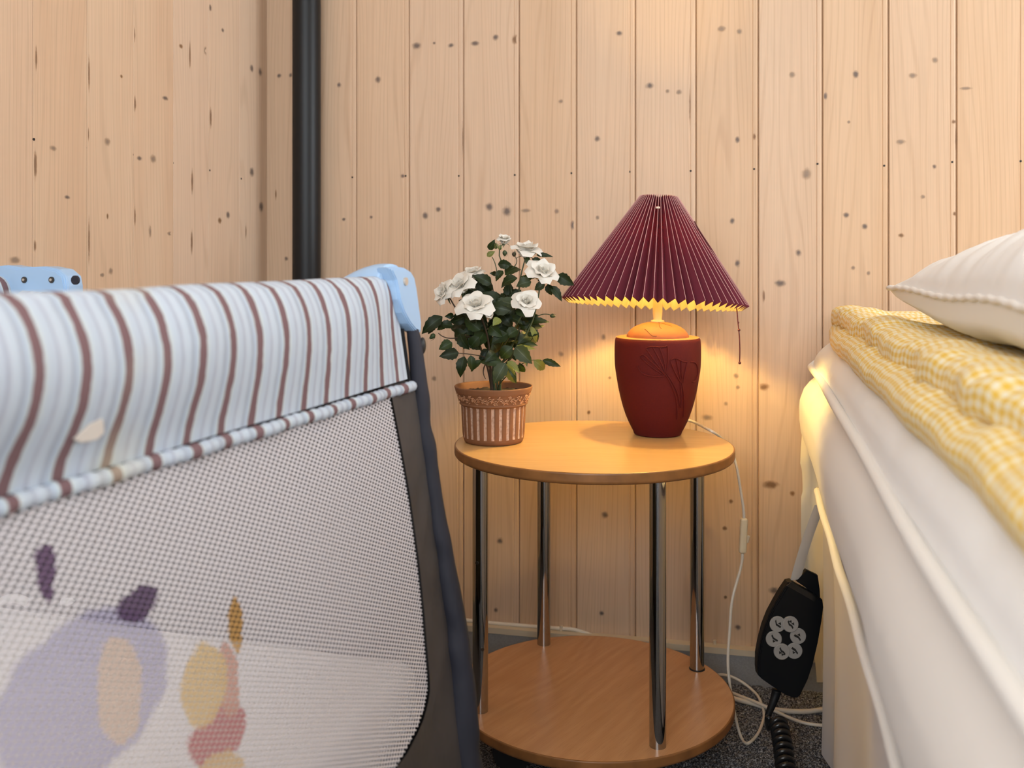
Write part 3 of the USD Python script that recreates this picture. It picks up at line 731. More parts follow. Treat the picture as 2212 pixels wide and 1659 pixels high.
def pleat_pt(k, ridge, v, off=0.0):
    """k: pleat number, ridge or valley, v 0 at the bottom to 1 at the top."""
    ang = (k + (0 if ridge else 0.5)) * 2 * math.pi / NP_ + (jit[k % NP_] if ridge else 0.5 * (jit[k % NP_] + jit[(k + 1) % NP_]))
    rr = RB + (RT - RB) * v
    dp = 0.0 if ridge else 0.0145 + (0.0095 - 0.0145) * v
    rr -= dp * 0.82 + off
    return RS @ (np.array([LX + rr * math.cos(ang), LY + rr * math.sin(ang), ZR + 0.004 + (ZTOP - ZR) * v - dp * 0.57]) - piv) + pivx


nv = 9
vs_ = np.linspace(0, 1, nv)


def shade_skin(off, lo=0.0, hi=1.0):
    V, Fc = [], []
    for k in range(NP_):
        for (k0, r0, k1, r1) in ((k, True, k, False), (k, False, k + 1, True)):
            b = len(V)
            for v in vs_:
                v = lo + (hi - lo) * v
                V += [pleat_pt(k0 % NP_ if r0 else k0, r0, v, off) if k0 < NP_ else pleat_pt(0, r0, v, off), pleat_pt(k1 if k1 < NP_ else 0, r1, v, off)]
            for i in range(nv - 1):
                a = b + 2 * i
                Fc += [(a, a + 1, a + 3), (a, a + 3, a + 2)]
    return np.array(V), np.array(Fc)


shade = put("shade", shade_skin(0.0), "shade_cloth", lamp, smooth=False, label="burgundy pleated cloth shade")
put("lining", shade_skin(0.0007), "shade_lining", shade, smooth=False, label="cream inner lining of the pleats")
put("fold_edge", [tube(np.array([pleat_pt(k, True, v, -0.0001) for v in (0, 0.5, 1)]), 0.00055, 5) for k in range(NP_)], "pleat_pink", shade, kind="stuff", label="worn pale pink fold lines")
for rr, v in ((RT - 0.010, 0.97),):
    th = np.linspace(0, 2 * np.pi, 40, endpoint=False)
    ring = np.array([RS @ (np.array([LX + rr * math.cos(a), LY + rr * math.sin(a), ZR + (ZTOP - ZR) * v]) - piv) + pivx for a in th])
    put("wire_ring", tube(ring, 0.0012, 6, closed=True), "rivet_metal", shade)
for a in (0.6, 2.7, 4.8):
    p0 = RS @ (np.array([LX + 0.025 * math.cos(a), LY + 0.025 * math.sin(a), ZR + (ZTOP - ZR) * 0.97]) - piv) + pivx
    put("wire_spoke", tube(spline([p0, np.array([LX + 0.026 * math.cos(a), LY + 0.026 * math.sin(a), zb + 0.02]), np.array([LX + 0.0155 * math.cos(a), LY + 0.0155 * math.sin(a), zb - 0.004])], 12), 0.001, 6), "rivet_metal", shade)
# cords of the shade
fr = LY - RB * 0.30
for dx in (-2.0, 2.2):
    s_ = trimesh.creation.icosphere(2, 0.0021)
    put("tie_bead", xf((s_.vertices, s_.faces), np.eye(3), at(1421 + dx, 448.5, LY - 0.0485)), "bead_pale", shade)
put("tie_cord", tube(spline([at(1423.0, 450, LY - 0.0475), at(1423.2, 470, LY - 0.058), at(1423.5, 490, LY - 0.068)], 10), 0.0007, 5), "cord_red", shade)
yr = LY - 0.02
dc = [at(1500, 478, LY - 0.040), at(1525, 520, LY - 0.045), at(1545, 552, LY - 0.050), at(1570, 608, LY - 0.060), at(1589, 655, LY - 0.070), at(1592, 672, LY - 0.072), at(1593.5, 690, LY - 0.072), at(1596, 714, LY - 0.072), at(1598, 745, LY - 0.072), at(1597.5, 784, LY - 0.072)]
put("draw_cord", [tube(spline(dc, 60), 0.0011, 6)] + [xf((lambda s: (s.vertices, s.faces))(trimesh.creation.icosphere(2, r_)), np.eye(3), at(x_, y_, LY - 0.072)) for x_, y_, r_ in ((1596.5, 713, 0.0024), (1598, 784, 0.0024), (1595, 697, 0.0017))], "cord_red", shade, label="dark red knotted cord hanging from the shade")
# flex with its switch
cp = [(LX + 0.030, LY + 0.040, ZT + 0.0035), (LX + 0.055, LY + 0.058, ZT + 0.0030)]
pA = at_z(1494, 910, ZT + 0.003); pB = at_z(1540, 933, ZT + 0.003)
eY = 1.69
cord = [np.array([LX + 0.032, LY + 0.036, ZT + 0.003]), pA, (pA + pB) / 2 + [0, 0, 0.0005], pB, at(1566, 956, 1.745) + [0, 0, 0.001], at(1584, 985, 1.725), at(1592, 1012, 1.715), at(1600, 1060, 1.712), at(1606.5, 1105, 1.712), at(1607, 1122, 1.712)]
put("flex", tube(spline(cord, 70), 0.0026, 8), "cable_white", lamp, label="white flex running off the table edge")
sw = rbox((0.0135, 0.012, 0.064), 0.0045, 0.008)
swc = at(1605.5, 1157, 1.712)
an = math.radians(2.5)
Rsw = np.array([[math.cos(an), 0, math.sin(an)], [0, 1, 0], [-math.sin(an), 0, math.cos(an)]])
swp = put("switch", xf(sw, Rsw, swc), "socket_cream", lamp, smooth=40, label="cream in-line switch on the flex")
put("switch_rocker", xf(rbox((0.006, 0.006, 0.014), 0.0015, 0.006), Rsw @ np.array([[math.cos(.25), 0, math.sin(.25)], [0, 1, 0], [-math.sin(.25), 0, math.cos(.25)]]), swc + [0.0075, 0, -0.006]), "trim_cream", swp)
lo = [at(1604, 1192, 1.712), at(1601, 1222, 1.712), at(1590, 1262, 1.71), at(1581, 1300, 1.705), at(1577, 1350, 1.70), at(1573.5, 1400, 1.695), at(1573, 1445, 1.69), at(1579, 1495, 1.683), at(1590, 1555, 1.672), at(1602, 1595, 1.66),
      at(1614, 1606, 1.636), at_z(1632, 1592, 0.004), at_z(1647, 1562, 0.004), at_z(1650, 1538, 0.005), at_z(1643, 1515, 0.011), at_z(1622, 1488, 0.012), at_z(1596, 1469, 0.022), at_z(1566, 1458, 0.026), at_z(1540, 1460, 0.015), at_z(1500, 1470, 0.006)]
put("flex", tube(spline(lo, 120), 0.0026, 8), "cable_white", lamp, label="white flex looping down to the carpet")

# ------------------------------------------------------------------ potted rose
PX, PY = -0.0320, 1.639
SP = F / PY
rose = thing("potted_rose", "white miniature rose in a fluted terracotta pot on the table", "plant")
zp = ZT + 0.0003
H_ = 0.0965
prof = np.array([(0.0, 0.0), (0.0475, 0.0), (0.0500, 0.0015), (0.0518, 0.005), (0.0530, 0.010), (0.0538, 0.016), (0.0546, 0.030), (0.0555, 0.050), (0.0560, 0.0635), (0.0572, 0.0650), (0.0590, 0.0660), (0.0590, 0.0680), (0.0578, 0.0695), (0.0600, 0.0745), (0.0625, 0.0820), (0.0640, 0.0850), (0.0650, 0.0860), (0.0658, 0.0880), (0.0672, 0.0930), (0.0680, 0.0955), (0.0672, 0.0968), (0.0655, 0.0965), (0.0630, 0.0930), (0.0590, 0.0800), (0.0540, 0.0700), (0.0, 0.0700)])
np_ = 312


def flute(R, z, th):
    z = z - zp
    inband = np.clip((z - 0.010) / 0.006, 0, 1) * np.clip((0.0640 - z) / 0.003, 0, 1)
    ph = (th / (2 * np.pi) * 26) % 1.0
    groove = np.clip((0.25 - np.abs(ph - 0.5)) / 0.06, 0, 1)
    return R - 0.0015 * groove * inband


pp2 = prof.copy(); pp2[:, 1] += zp
dense = [pp2[0]]
for a, b in zip(pp2[:-1], pp2[1:]):
    k = 4 if 0.004 < a[1] - zp < 0.062 and b[0] > 0.03 else 1
    for i in range(1, k + 1): dense.append(a + (b - a) * i / k)
dense = np.array(dense)
potm = lathe(dense, np_, (PX, PY), flute)
uvp = np.zeros((len(potm[0]), 2))
th = np.linspace(0, 1, np_, endpoint=False)
outer = np.arange(len(dense)) <= np.argmax(dense[:, 1])
uvp[:, 0] = np.tile(th, len(dense)); uvp[:, 1] = np.repeat(np.where(outer, (dense[:, 1] - zp) / H_, 0.95), np_)
pot = put("pot", potm, "pot_clay", rose, smooth=True, uv=uvp)
vine = []
ang = np.linspace(-math.pi, 0, 400)
def band_pt(a, h, lift):
    rr = np.interp(0.0695 + h * 0.0155, prof[12:16, 1], prof[12:16, 0]) + lift
    return np.array([PX + rr * math.cos(a), PY + rr * math.sin(a), zp + 0.0695 + h * 0.0155])
vine.append(tube(np.array([band_pt(a, 0.5 + 0.25 * math.sin(a * 22), 0.0003) for a in np.linspace(-math.pi * 1.05, 0.15, 300)]), 0.0008, 5))
rv = np.random.default_rng(5)
for a in np.arange(-math.pi * 1.05, 0.15, 0.034):
    h = 0.5 + 0.25 * math.sin(a * 22) + rv.choice([-1, 1]) * 0.24
    c_ = band_pt(a, np.clip(h, 0.1, 0.92), 0.0006)
    s_ = trimesh.creation.icosphere(1, 1.0)
    rad = np.array([math.cos(a), math.sin(a), 0]); tan = np.array([-math.sin(a), math.cos(a), 0])
    q = rv.uniform(-1, 1); e1 = tan * math.cos(q) + EZ * math.sin(q); e2 = np.cross(rad, e1)
    vine.append(xf((s_.vertices, s_.faces), np.stack([e1 * 0.0025, e2 * 0.0012, rad * 0.0011], 1), c_))
put("vine_relief", vine, "vine_clay", pot, label="pale raised vine leaf band below the rim")
sx_, sy_ = np.meshgrid(np.linspace(-1, 1, 41), np.linspace(-1, 1, 41), indexing="ij")
sr_ = np.maximum(np.hypot(sx_, sy_), 1e-6); sc_ = np.minimum(1, 1 / sr_)
so = np.stack([PX + 0.0595 * sx_ * sc_, PY + 0.0595 * sy_ * sc_, zp + 0.0825 + 0.004 * noise(np.stack([sx_ * 9, sy_ * 9, sx_ * 0], -1))], -1)
put("soil", grid(so), "soil", rose, smooth=True)


def zo5(x, y): return 900 + x / 3.19, 480 + y / 3.19


def pt(x, y, d=0.0):
    """Zoomed plant coordinates to a point d metres nearer than the stem."""
    return at(*zo5(x, y), PY - d)


STEMS = [
    ([(515, 1160, 0), (488, 1000, 0), (440, 870, 0), (340, 700, .01), (230, 525, .015)], .0022, .0012, 1), ([(522, 1160, 0), (508, 1000, .01), (490, 800, .03), (455, 680, .045), (420, 610, .055)], .0024, .0012, 1),
    ([(530, 1160, 0), (555, 920, -.01), (635, 700, -.01), (650, 450, 0), (622, 340, 0), (575, 250, 0), (600, 140, 0)], .0022, .001, 0), ([(560, 1155, 0), (600, 950, 0), (715, 700, .01), (705, 480, .01), (738, 290, 0), (757, 220, 0)], .0022, .0011, 0),
    ([(575, 1150, 0), (680, 880, .02), (790, 700, .03), (842, 490, .02), (862, 395, .02)], .0022, .0011, 0), ([(540, 1150, .0), (590, 870, .02), (680, 720, .035), (745, 600, .045)], .002, .0011, 0),
    ([(690, 850, .02), (760, 730, .02), (850, 640, .02), (925, 640, .02)], .0012, .0007, 0), ([(480, 720, .0), (400, 580, .01), (310, 470, .02)], .0014, .001, 0), ([(440, 860, .0), (330, 790, .02), (230, 800, .03), (150, 765, .03)], .0014, .0008, 1),
    ([(470, 930, .03), (370, 910, .05), (290, 903, .055)], .0010, .0007, 1), ([(480, 970, 0), (465, 1060, .01), (475, 1080, .01)], .0014, .0006, 1), ([(548, 405, 0), (545, 300, 0), (520, 240, 0)], .0010, .0007, 0), ([(640, 330, 0), (690, 260, 0), (670, 225, 0)], .0009, .0006, 0),
    ([(600, 960, .03), (660, 900, .04), (690, 850, .04)], .0012, .0007, 0), ([(560, 1150, 0), (620, 1060, .03), (690, 1000, .03), (800, 950, .02), (860, 955, .02)], .0012, .0006, 0), ([(580, 1000, .0), (700, 900, -.02), (800, 800, -.02), (835, 740, -.02)], .0014, .0008, 0),
    ([(500, 1000, -.02), (420, 800, -.03), (380, 600, -.03), (390, 400, -.03)], .0018, .001, 1), ([(520, 1050, -.02), (540, 800, -.035), (540, 600, -.03), (520, 430, -.02)], .0018, .001, 1)]
for pts_, r0, r1, brown in STEMS:
    p = spline([pt(*q) for q in pts_], 24)
    p[0, 2] = min(p[0, 2], zp + 0.084) if pts_[0][1] > 1140 else p[0, 2]
    put("stem", tube(p, np.linspace(r0, r1, 24), 7), "stem_brown" if brown else "stem_green", rose)

rl = np.random.default_rng(21)


def leaf(base, tip, width, mat_name, facing=None, droop=0.15, fold=0.30):
    base, tip = np.asarray(base), np.asarray(tip)
    L = np.linalg.norm(tip - base)
    ax = (tip - base) / L
    fc = np.array([0.0, -1.0, 0.35]) if facing is None else np.asarray(facing, float)
    fc = fc + rl.normal(0, 0.30, 3)
    nrm = fc - ax * (fc @ ax); nrm /= np.linalg.norm(nrm)
    sd = np.cross(ax, nrm)
    us = np.linspace(0, 1, 11)
    half = width * L * (np.sin(np.pi * us ** 0.78) ** 0.85) * (1 - 0.25 * us)
    half[0] = 0.0004; half[-1] = 0.0002
    rows = []
    uvr = []
    bend = rl.uniform(0.6, 1.4) * droop
    for i, u_ in enumerate(us):
        c_ = base + ax * L * u_ + nrm * L * bend * (math.sin(math.pi * u_) - 0.5 * u_)
        w_ = half[i] * (1 + 0.07 * (-1) ** i)
        rows.append([c_ + sd * w_ * s + nrm * (abs(s) * w_ * fold) for s in (-1, -0.5, 0, 0.5, 1)]); uvr.append([(s, u_) for s in (-1, -0.5, 0, 0.5, 1)])
    P = np.array(rows)
    v, f = grid(P)
    put("leaf", (v, f), mat_name, rose, smooth=True, uv=np.array(uvr).reshape(-1, 2))


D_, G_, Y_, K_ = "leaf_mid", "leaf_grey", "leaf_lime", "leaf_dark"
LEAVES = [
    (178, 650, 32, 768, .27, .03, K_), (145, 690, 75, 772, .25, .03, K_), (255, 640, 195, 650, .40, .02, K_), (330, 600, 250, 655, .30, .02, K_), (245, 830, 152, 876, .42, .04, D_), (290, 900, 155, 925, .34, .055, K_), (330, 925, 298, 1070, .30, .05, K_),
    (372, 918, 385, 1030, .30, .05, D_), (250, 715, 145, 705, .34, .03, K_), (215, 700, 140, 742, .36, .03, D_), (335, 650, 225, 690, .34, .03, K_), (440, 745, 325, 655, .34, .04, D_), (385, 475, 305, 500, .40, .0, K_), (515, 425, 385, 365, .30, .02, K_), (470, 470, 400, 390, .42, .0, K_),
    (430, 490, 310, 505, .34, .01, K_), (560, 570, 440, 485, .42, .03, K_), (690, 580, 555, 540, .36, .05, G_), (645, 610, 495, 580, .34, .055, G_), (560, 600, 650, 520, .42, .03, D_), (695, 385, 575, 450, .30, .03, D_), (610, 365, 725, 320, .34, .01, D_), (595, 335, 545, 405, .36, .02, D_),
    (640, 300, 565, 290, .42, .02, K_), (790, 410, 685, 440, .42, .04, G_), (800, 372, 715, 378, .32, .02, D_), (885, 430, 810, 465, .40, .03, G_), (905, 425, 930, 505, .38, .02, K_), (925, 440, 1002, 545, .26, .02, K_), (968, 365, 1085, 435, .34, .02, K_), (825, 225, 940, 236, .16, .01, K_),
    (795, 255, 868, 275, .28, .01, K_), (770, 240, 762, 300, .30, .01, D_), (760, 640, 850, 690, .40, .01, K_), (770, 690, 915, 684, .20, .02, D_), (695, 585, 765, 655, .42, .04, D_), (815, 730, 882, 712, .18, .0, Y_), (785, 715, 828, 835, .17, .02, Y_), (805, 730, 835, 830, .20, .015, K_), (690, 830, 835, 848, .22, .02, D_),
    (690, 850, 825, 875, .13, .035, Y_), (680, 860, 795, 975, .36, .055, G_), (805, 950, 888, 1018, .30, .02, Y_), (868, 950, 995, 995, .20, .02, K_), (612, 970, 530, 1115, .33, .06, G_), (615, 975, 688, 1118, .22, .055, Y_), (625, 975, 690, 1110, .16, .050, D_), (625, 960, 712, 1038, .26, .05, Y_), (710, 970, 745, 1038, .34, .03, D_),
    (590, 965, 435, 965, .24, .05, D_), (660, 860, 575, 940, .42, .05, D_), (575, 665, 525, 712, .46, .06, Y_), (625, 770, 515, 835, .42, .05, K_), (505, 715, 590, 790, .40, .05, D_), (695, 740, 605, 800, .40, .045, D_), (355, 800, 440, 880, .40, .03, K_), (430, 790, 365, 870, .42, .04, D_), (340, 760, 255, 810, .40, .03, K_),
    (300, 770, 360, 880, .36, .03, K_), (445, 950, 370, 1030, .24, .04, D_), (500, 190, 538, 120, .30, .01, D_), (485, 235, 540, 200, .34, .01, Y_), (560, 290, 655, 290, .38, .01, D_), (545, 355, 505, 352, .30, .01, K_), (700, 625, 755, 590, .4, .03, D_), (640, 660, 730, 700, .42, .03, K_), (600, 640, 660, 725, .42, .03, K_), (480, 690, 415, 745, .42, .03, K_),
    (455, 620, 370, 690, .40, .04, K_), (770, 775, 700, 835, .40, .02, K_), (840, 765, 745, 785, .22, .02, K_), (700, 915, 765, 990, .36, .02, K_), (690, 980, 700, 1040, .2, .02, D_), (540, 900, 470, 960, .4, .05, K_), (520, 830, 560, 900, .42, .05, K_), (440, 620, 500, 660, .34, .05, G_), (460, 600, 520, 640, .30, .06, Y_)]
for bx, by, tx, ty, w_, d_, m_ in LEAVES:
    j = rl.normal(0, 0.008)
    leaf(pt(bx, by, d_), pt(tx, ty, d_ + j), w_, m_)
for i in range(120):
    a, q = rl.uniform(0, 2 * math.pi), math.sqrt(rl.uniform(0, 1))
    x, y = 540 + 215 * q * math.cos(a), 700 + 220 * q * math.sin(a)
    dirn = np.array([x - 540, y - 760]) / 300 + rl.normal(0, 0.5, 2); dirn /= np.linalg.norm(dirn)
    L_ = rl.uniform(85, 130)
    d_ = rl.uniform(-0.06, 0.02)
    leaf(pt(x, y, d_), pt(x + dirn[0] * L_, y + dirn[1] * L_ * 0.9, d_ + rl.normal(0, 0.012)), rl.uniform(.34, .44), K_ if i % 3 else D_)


def petal_mesh(h, w, curl, open_, ang, axis_frame, centre, point=0.2):
    """A cupped petal: h long, w wide, leaning out by open_ and rolling back at its lip by curl."""
    us = np.linspace(0, 1, 8); vs2 = np.linspace(-1, 1, 7)
    R = []
    for u_ in us:
        lean = open_ * u_ + curl * max(0, u_ - 0.55) ** 2 * 3.0
        hw = w * (0.25 + 0.95 * math.sin(math.pi * min(1.0, u_ * 0.72 + 0.06))) * (1 - 0.42 * max(0, u_ - 0.75) / 0.25)
        row = []
        for s in vs2:
            up = h * u_ * math.cos(lean * 0.75) * (1 - 0.10 * point * abs(s) * u_) + (h * point * 0.35 * (1 - abs(s)) * max(0, u_ - 0.7) / 0.3)
            outw = 0.10 * h + h * u_ * math.sin(lean * 0.75) - 0.42 * hw * s * s * max(0.15, 1 - open_ * 0.6)
            row.append((outw, s * hw, up))
        R.append(row)
    P = np.array(R)
    ca, sa = math.cos(ang), math.sin(ang)
    loc = np.stack([P[..., 0] * ca - P[..., 1] * sa, P[..., 0] * sa + P[..., 1] * ca, P[..., 2]], -1)
    return grid(loc @ axis_frame.T + centre)


def flower(cx_, cy_, rad, d, axis, opened, name="flower"):
    """rad in zoomed pixels; axis where the bloom faces; opened 0 (bud) to 1 (wide)."""
    c_ = pt(cx_, cy_, d); r_ = 0.92 * rad / 3.19 / SP
    ax = np.asarray(axis, float); ax /= np.linalg.norm(ax)
    e1 = np.cross(ax, [0.3, 0.2, 0.9]); e1 /= np.linalg.norm(e1); fr_ = np.stack([e1, np.cross(ax, e1), ax], 1)
    base = c_ - ax * r_ * 0.75
    fl_ = UsdGeom.Xform.Define(stage, path_of(name, rose)).GetPrim()
    rf = np.random.default_rng(int(cx_ * 7 + cy_))
    layers = [(3, 0.85, 0.40, 0.0, 0.05), (4, 0.98, 0.58, 0.15, 0.20), (5, 1.08, 0.74, 0.45, 0.46 * opened + 0.16), (5, 1.12, 0.84, 0.8, 0.85 * opened + 0.2)]
    for li, (n_, h_, w_, cu, op) in enumerate(layers):
        for i in range(n_):
            a = 2 * math.pi * (i + 0.5 * (li % 2)) / n_ + rf.normal(0, 0.12)
            put("petal", petal_mesh(r_ * 1.45 * h_ * rf.uniform(.93, 1.06), r_ * w_ * rf.uniform(.92, 1.08), cu * rf.uniform(0.7, 1.5), op * rf.uniform(0.85, 1.15), a, fr_, base, point=rf.uniform(0.0, 0.45)), "petal_white", fl_, smooth=True)
    cal = lathe([(0.0, -r_ * 0.30), (r_ * 0.16, -r_ * 0.26), (r_ * 0.24, -r_ * 0.08), (r_ * 0.20, r_ * 0.12)], 12)
    put("calyx", xf(cal, fr_, base), "stem_green", fl_)
    for i in range(4):
        a = 2 * math.pi * i / 4 + 0.4
        o_ = np.array([math.cos(a), math.sin(a), 0])
        p = np.array([o_ * r_ * q[0] + np.array([0, 0, q[1] * r_]) for q in ((0.15, 0.0), (0.5, 0.05), (0.8, -0.12), (1.05, -0.35))]) @ fr_.T + base
        put("sepal", tube(p, [r_ * .10, r_ * .13, r_ * .08, r_ * .01], 5, flat=0.35), "stem_green", fl_)


flower(605, 120, 44, 0.0, (0.1, -0.35, 0.9), 0.45)
flower(760, 190, 78, 0.0, (0.12, -0.30, 0.95), 1.0)
flower(868, 345, 84, 0.03, (0.25, -0.62, 0.72), 0.9)
flower(757, 550, 72, 0.06, (0.1, -0.75, 0.6), 0.85)
flower(408, 572, 88, 0.07, (-0.05, -0.62, 0.75), 0.95)
flower(300, 435, 78, 0.035, (-0.45, -0.55, 0.65), 0.9)
flower(188, 488, 66, 0.03, (-0.75, -0.45, 0.35), 0.9)
flower(390, 350, 62, 0.0, (-0.1, -0.30, 0.9), 0.9)
flower(500, 650, 28, 0.075, (0.1, -0.6, 0.7), 0.2)


def bud(x, y, d, r, look, axis=(0, 0, 1)):
    c_ = pt(x, y, d); ax = np.asarray(axis, float); ax /= np.linalg.norm(ax)
    e1 = np.cross(ax, [0.3, 0.9, 0.2]); e1 /= np.linalg.norm(e1); fr_ = np.stack([e1, np.cross(ax, e1), ax], 1)
    prof = [(0, -1.2), (0.5, -1.05), (0.9, -0.5), (1.0, 0), (0.75, 0.7), (0.35, 1.2), (0.0, 1.5)]
    b_ = put("bud", xf(lathe(np.array(prof) * r, 14), fr_, c_), look, rose, smooth=60)
    for i in range(3):
        a = 2 * math.pi * i / 3
        p = np.array([np.array([math.cos(a) * q[0], math.sin(a) * q[0], q[1]]) * r for q in ((0.6, -0.9), (1.1, 0), (1.0, 0.9), (0.7, 1.9))]) @ fr_.T + c_
        put("sepal", tube(p, [r * .25, r * .28, r * .2, r * .02], 5, flat=0.4), "stem_green", b_)


bud(545, 165, 0.0, 0.0042, "leaf_lime", (-0.3, 0, 1)); bud(607, 212, 0.01, 0.0040, "stem_green", (0.1, 0, -1)); bud(672, 222, 0.01, 0.0034, "stem_brown", (0, 0, 1)); bud(935, 646, 0.02, 0.0036, "stem_green", (1, 0, -0.1)); bud(110, 785, 0.03, 0.0045, "leaf_mid", (-0.6, -.2, -0.7)); bud(575, 175, 0.012, 0.0036, "leaf_lime", (0.1, -0.2, 1))

# ------------------------------------------------------------------ travel cot
CT = np.array([-0.299, -0.954]) / math.hypot(0.299, 0.954)     # along the rail, towards the lens
CLt = np.array([0.954, -0.299]) / math.hypot(0.299, 0.954)     # out of the cot, to the right
CC = np.array([-0.133, 1.08]); CZ = 0.820; CKF = 0.145; CW, CLN = 0.571, 1.0
PADH = 0.118


def cot(s, l, z):
    p = CC + s * CT + l * CLt
    return np.array([p[0], p[1], z])


def sag(s):
    return -0.09 * s * s


def cot_side(px, py, off=0.0):
    """(s, z) where the pixel's ray meets the leaning near side, off metres outside of it."""
    ux, v = (px - CX) / F, (py - CY) / F
    # Y*ux = Cx + s tx + l lx ; Y = Cy + s ty + l ly ; l = K (CZ - HC + Y v) + off
    A = np.array([[ux - CKF * v * CLt[0], -CT[0]], [1 - CKF * v * CLt[1], -CT[1]]])
    l0 = CKF * (CZ - HC) + off
    b = np.array([CC[0] + l0 * CLt[0], CC[1] + l0 * CLt[1]])
    Y, s = np.linalg.solve(A, b)
    for _ in range(6):
        l1 = l0 + sag(max(0.0, s)); b = np.array([CC[0] + l1 * CLt[0], CC[1] + l1 * CLt[1]]); Y, s = np.linalg.solve(A, b)
    return s, HC - Y * v


def side_pt(s, z, off=0.0):
    return cot(s, CKF * (CZ - z) + off + sag(max(0.0, s)), z)


tc_ = thing("travel_cot", "travel cot with striped padded rail, mesh side and navy corner posts", "cot")
# padded rail cover: cross-section carried along the rail
NSEC = 40


def section(s):
    """(l, z) across the padded cover at s: back hem, over the rail, outer bulge, front hem."""
    k = min(1.0, max(0.0, s) / 0.10); lb = 0.0165 + sag(s)
    bm = 0.004 + 0.009 * k + 0.006 * max(0, s)
    pts = np.array([(-0.040, -0.118), (-0.045, -0.08), (-0.043, -0.03), (-0.034, -0.007), (-0.018, 0.0), (-0.004, -0.002), (0.35 * bm + 0.002, -0.014), (bm + 0.002, -0.042), (0.72 * bm + 0.28 * lb + 0.003, -0.076), (0.25 * bm + 0.75 * lb + 0.001, -0.102), (lb, -0.1165 - 0.02 * s * s)])
    dd = np.r_[0, np.cumsum(np.linalg.norm(np.diff(pts, axis=0), axis=1))]
    return CubicSpline(dd, pts)(np.linspace(0, dd[-1], NSEC))


ss = np.unique(np.r_[np.linspace(0.004, 0.06, 40), np.linspace(0.06, 0.99, 190)])
secs = section(0.0)


def pad(name, mirror, ss):
    P = np.zeros((len(ss), NSEC, 3)); uv = np.zeros((len(ss), NSEC, 2))
    for i, s in enumerate(ss):
        dip = -0.004 * math.sin(math.pi * min(1, s / 1.0)) + 0.0035 * (noise(np.array([s * 9.0, 1.3, 0.2])) - 0.5)
        se = section(s if not mirror else 0.05)
        for j, (l, z) in enumerate(se):
            w = j / (NSEC - 1)
            puff = 0.005 * (noise(np.array([s * 16, w * 3, 4.0])) - 0.5) * math.sin(math.pi * w)
            ll = l + puff * np.sign(l + 1e-9)
            s2 = s - (0.020 * math.exp(-((w - 0.45) / 0.20) ** 2) * max(0, 1 - (s - 0.004) / 0.08) if not mirror else 0)
            P[i, j] = cot(s2, ll if not mirror else -CW - ll, CZ + z + dip * (1 - 0.4 * w))
            uv[i, j] = (s / 0.0395 + 0.30, w)
    v, f = grid(P, flip=not mirror)
    return put(name, (v, f), "cot_stripe", tc_, smooth=True, uv=uv.reshape(-1, 2))


padp = pad("rail_cover", False, ss)
pad("rail_cover", True, np.linspace(0.012, 0.99, 90))
# end rail cover between the two far corners
P = np.zeros((60, len(secs), 3)); uv = np.zeros((60, len(secs), 2))
for i, q in enumerate(np.linspace(0.10, CW - 0.06, 60)):
    for j, (l, z) in enumerate(secs):
        P[i, j] = cot(-l + 0.0, -q, CZ - 0.016 - 0.010 * math.sin(math.pi * q / CW) + z); uv[i, j] = (q / 0.0395, j / 40)
put("rail_cover", grid(P), "cot_stripe", tc_, smooth=True, uv=uv.reshape(-1, 2))
# piping along the cover's lower hem
pp_ = np.array([cot(s, 0.0205 + sag(s) + 0.0015 * math.sin(s * 70), CZ - PADH - 0.0055 - 0.02 * s * s + 0.0012 * noise(np.array([s * 60, 0.5, 0.5])) - 0.0016) for s in np.linspace(-0.001, 0.99, 260)])
pv, pf_ = tube(pp_, 0.0058 + 0.0007 * np.sin(np.arange(260) * 1.9), 10)
uvq = np.zeros((len(pv), 2)); uvq[:2600, 0] = np.repeat(np.linspace(-0.001, 0.99, 260) / 0.0395 + 0.30, 10); uvq[2600:, 0] = [0.3, 25]
put("hem_piping", (pv, pf_), "cot_stripe", padp, smooth=True, uv=uvq)
# torn piece of tape on the cover
tp = [(152, 948), (158, 938), (172, 915), (196, 903), (206, 915), (218, 934), (210, 948), (196, 952), (172, 956)]
bpt = []
for (x, y) in tp:
    s_, z_ = cot_side(x, y, 0.012)
    bpt.append(cot(s_, float(np.interp(z_, section(s_)[:20:-1, 1] + CZ, section(s_)[:20:-1, 0])) + 0.0035, z_))
bpt = np.array(bpt); cen = bpt.mean(0)
off = np.array([*CLt, 0]) * 0.0008
Vt_ = np.vstack([cen + off, bpt + off, bpt - off]); k = len(bpt); j = np.arange(k)
put("tape_patch", (Vt_, np.vstack([np.c_[np.zeros(k, int), 1 + j, 1 + (j + 1) % k], np.c_[1 + j, 1 + k + j, 1 + k + (j + 1) % k], np.c_[1 + j, 1 + k + (j + 1) % k, 1 + (j + 1) % k]])), "tape_cream", padp, smooth=False, label="torn cream tape stuck on the striped cover")
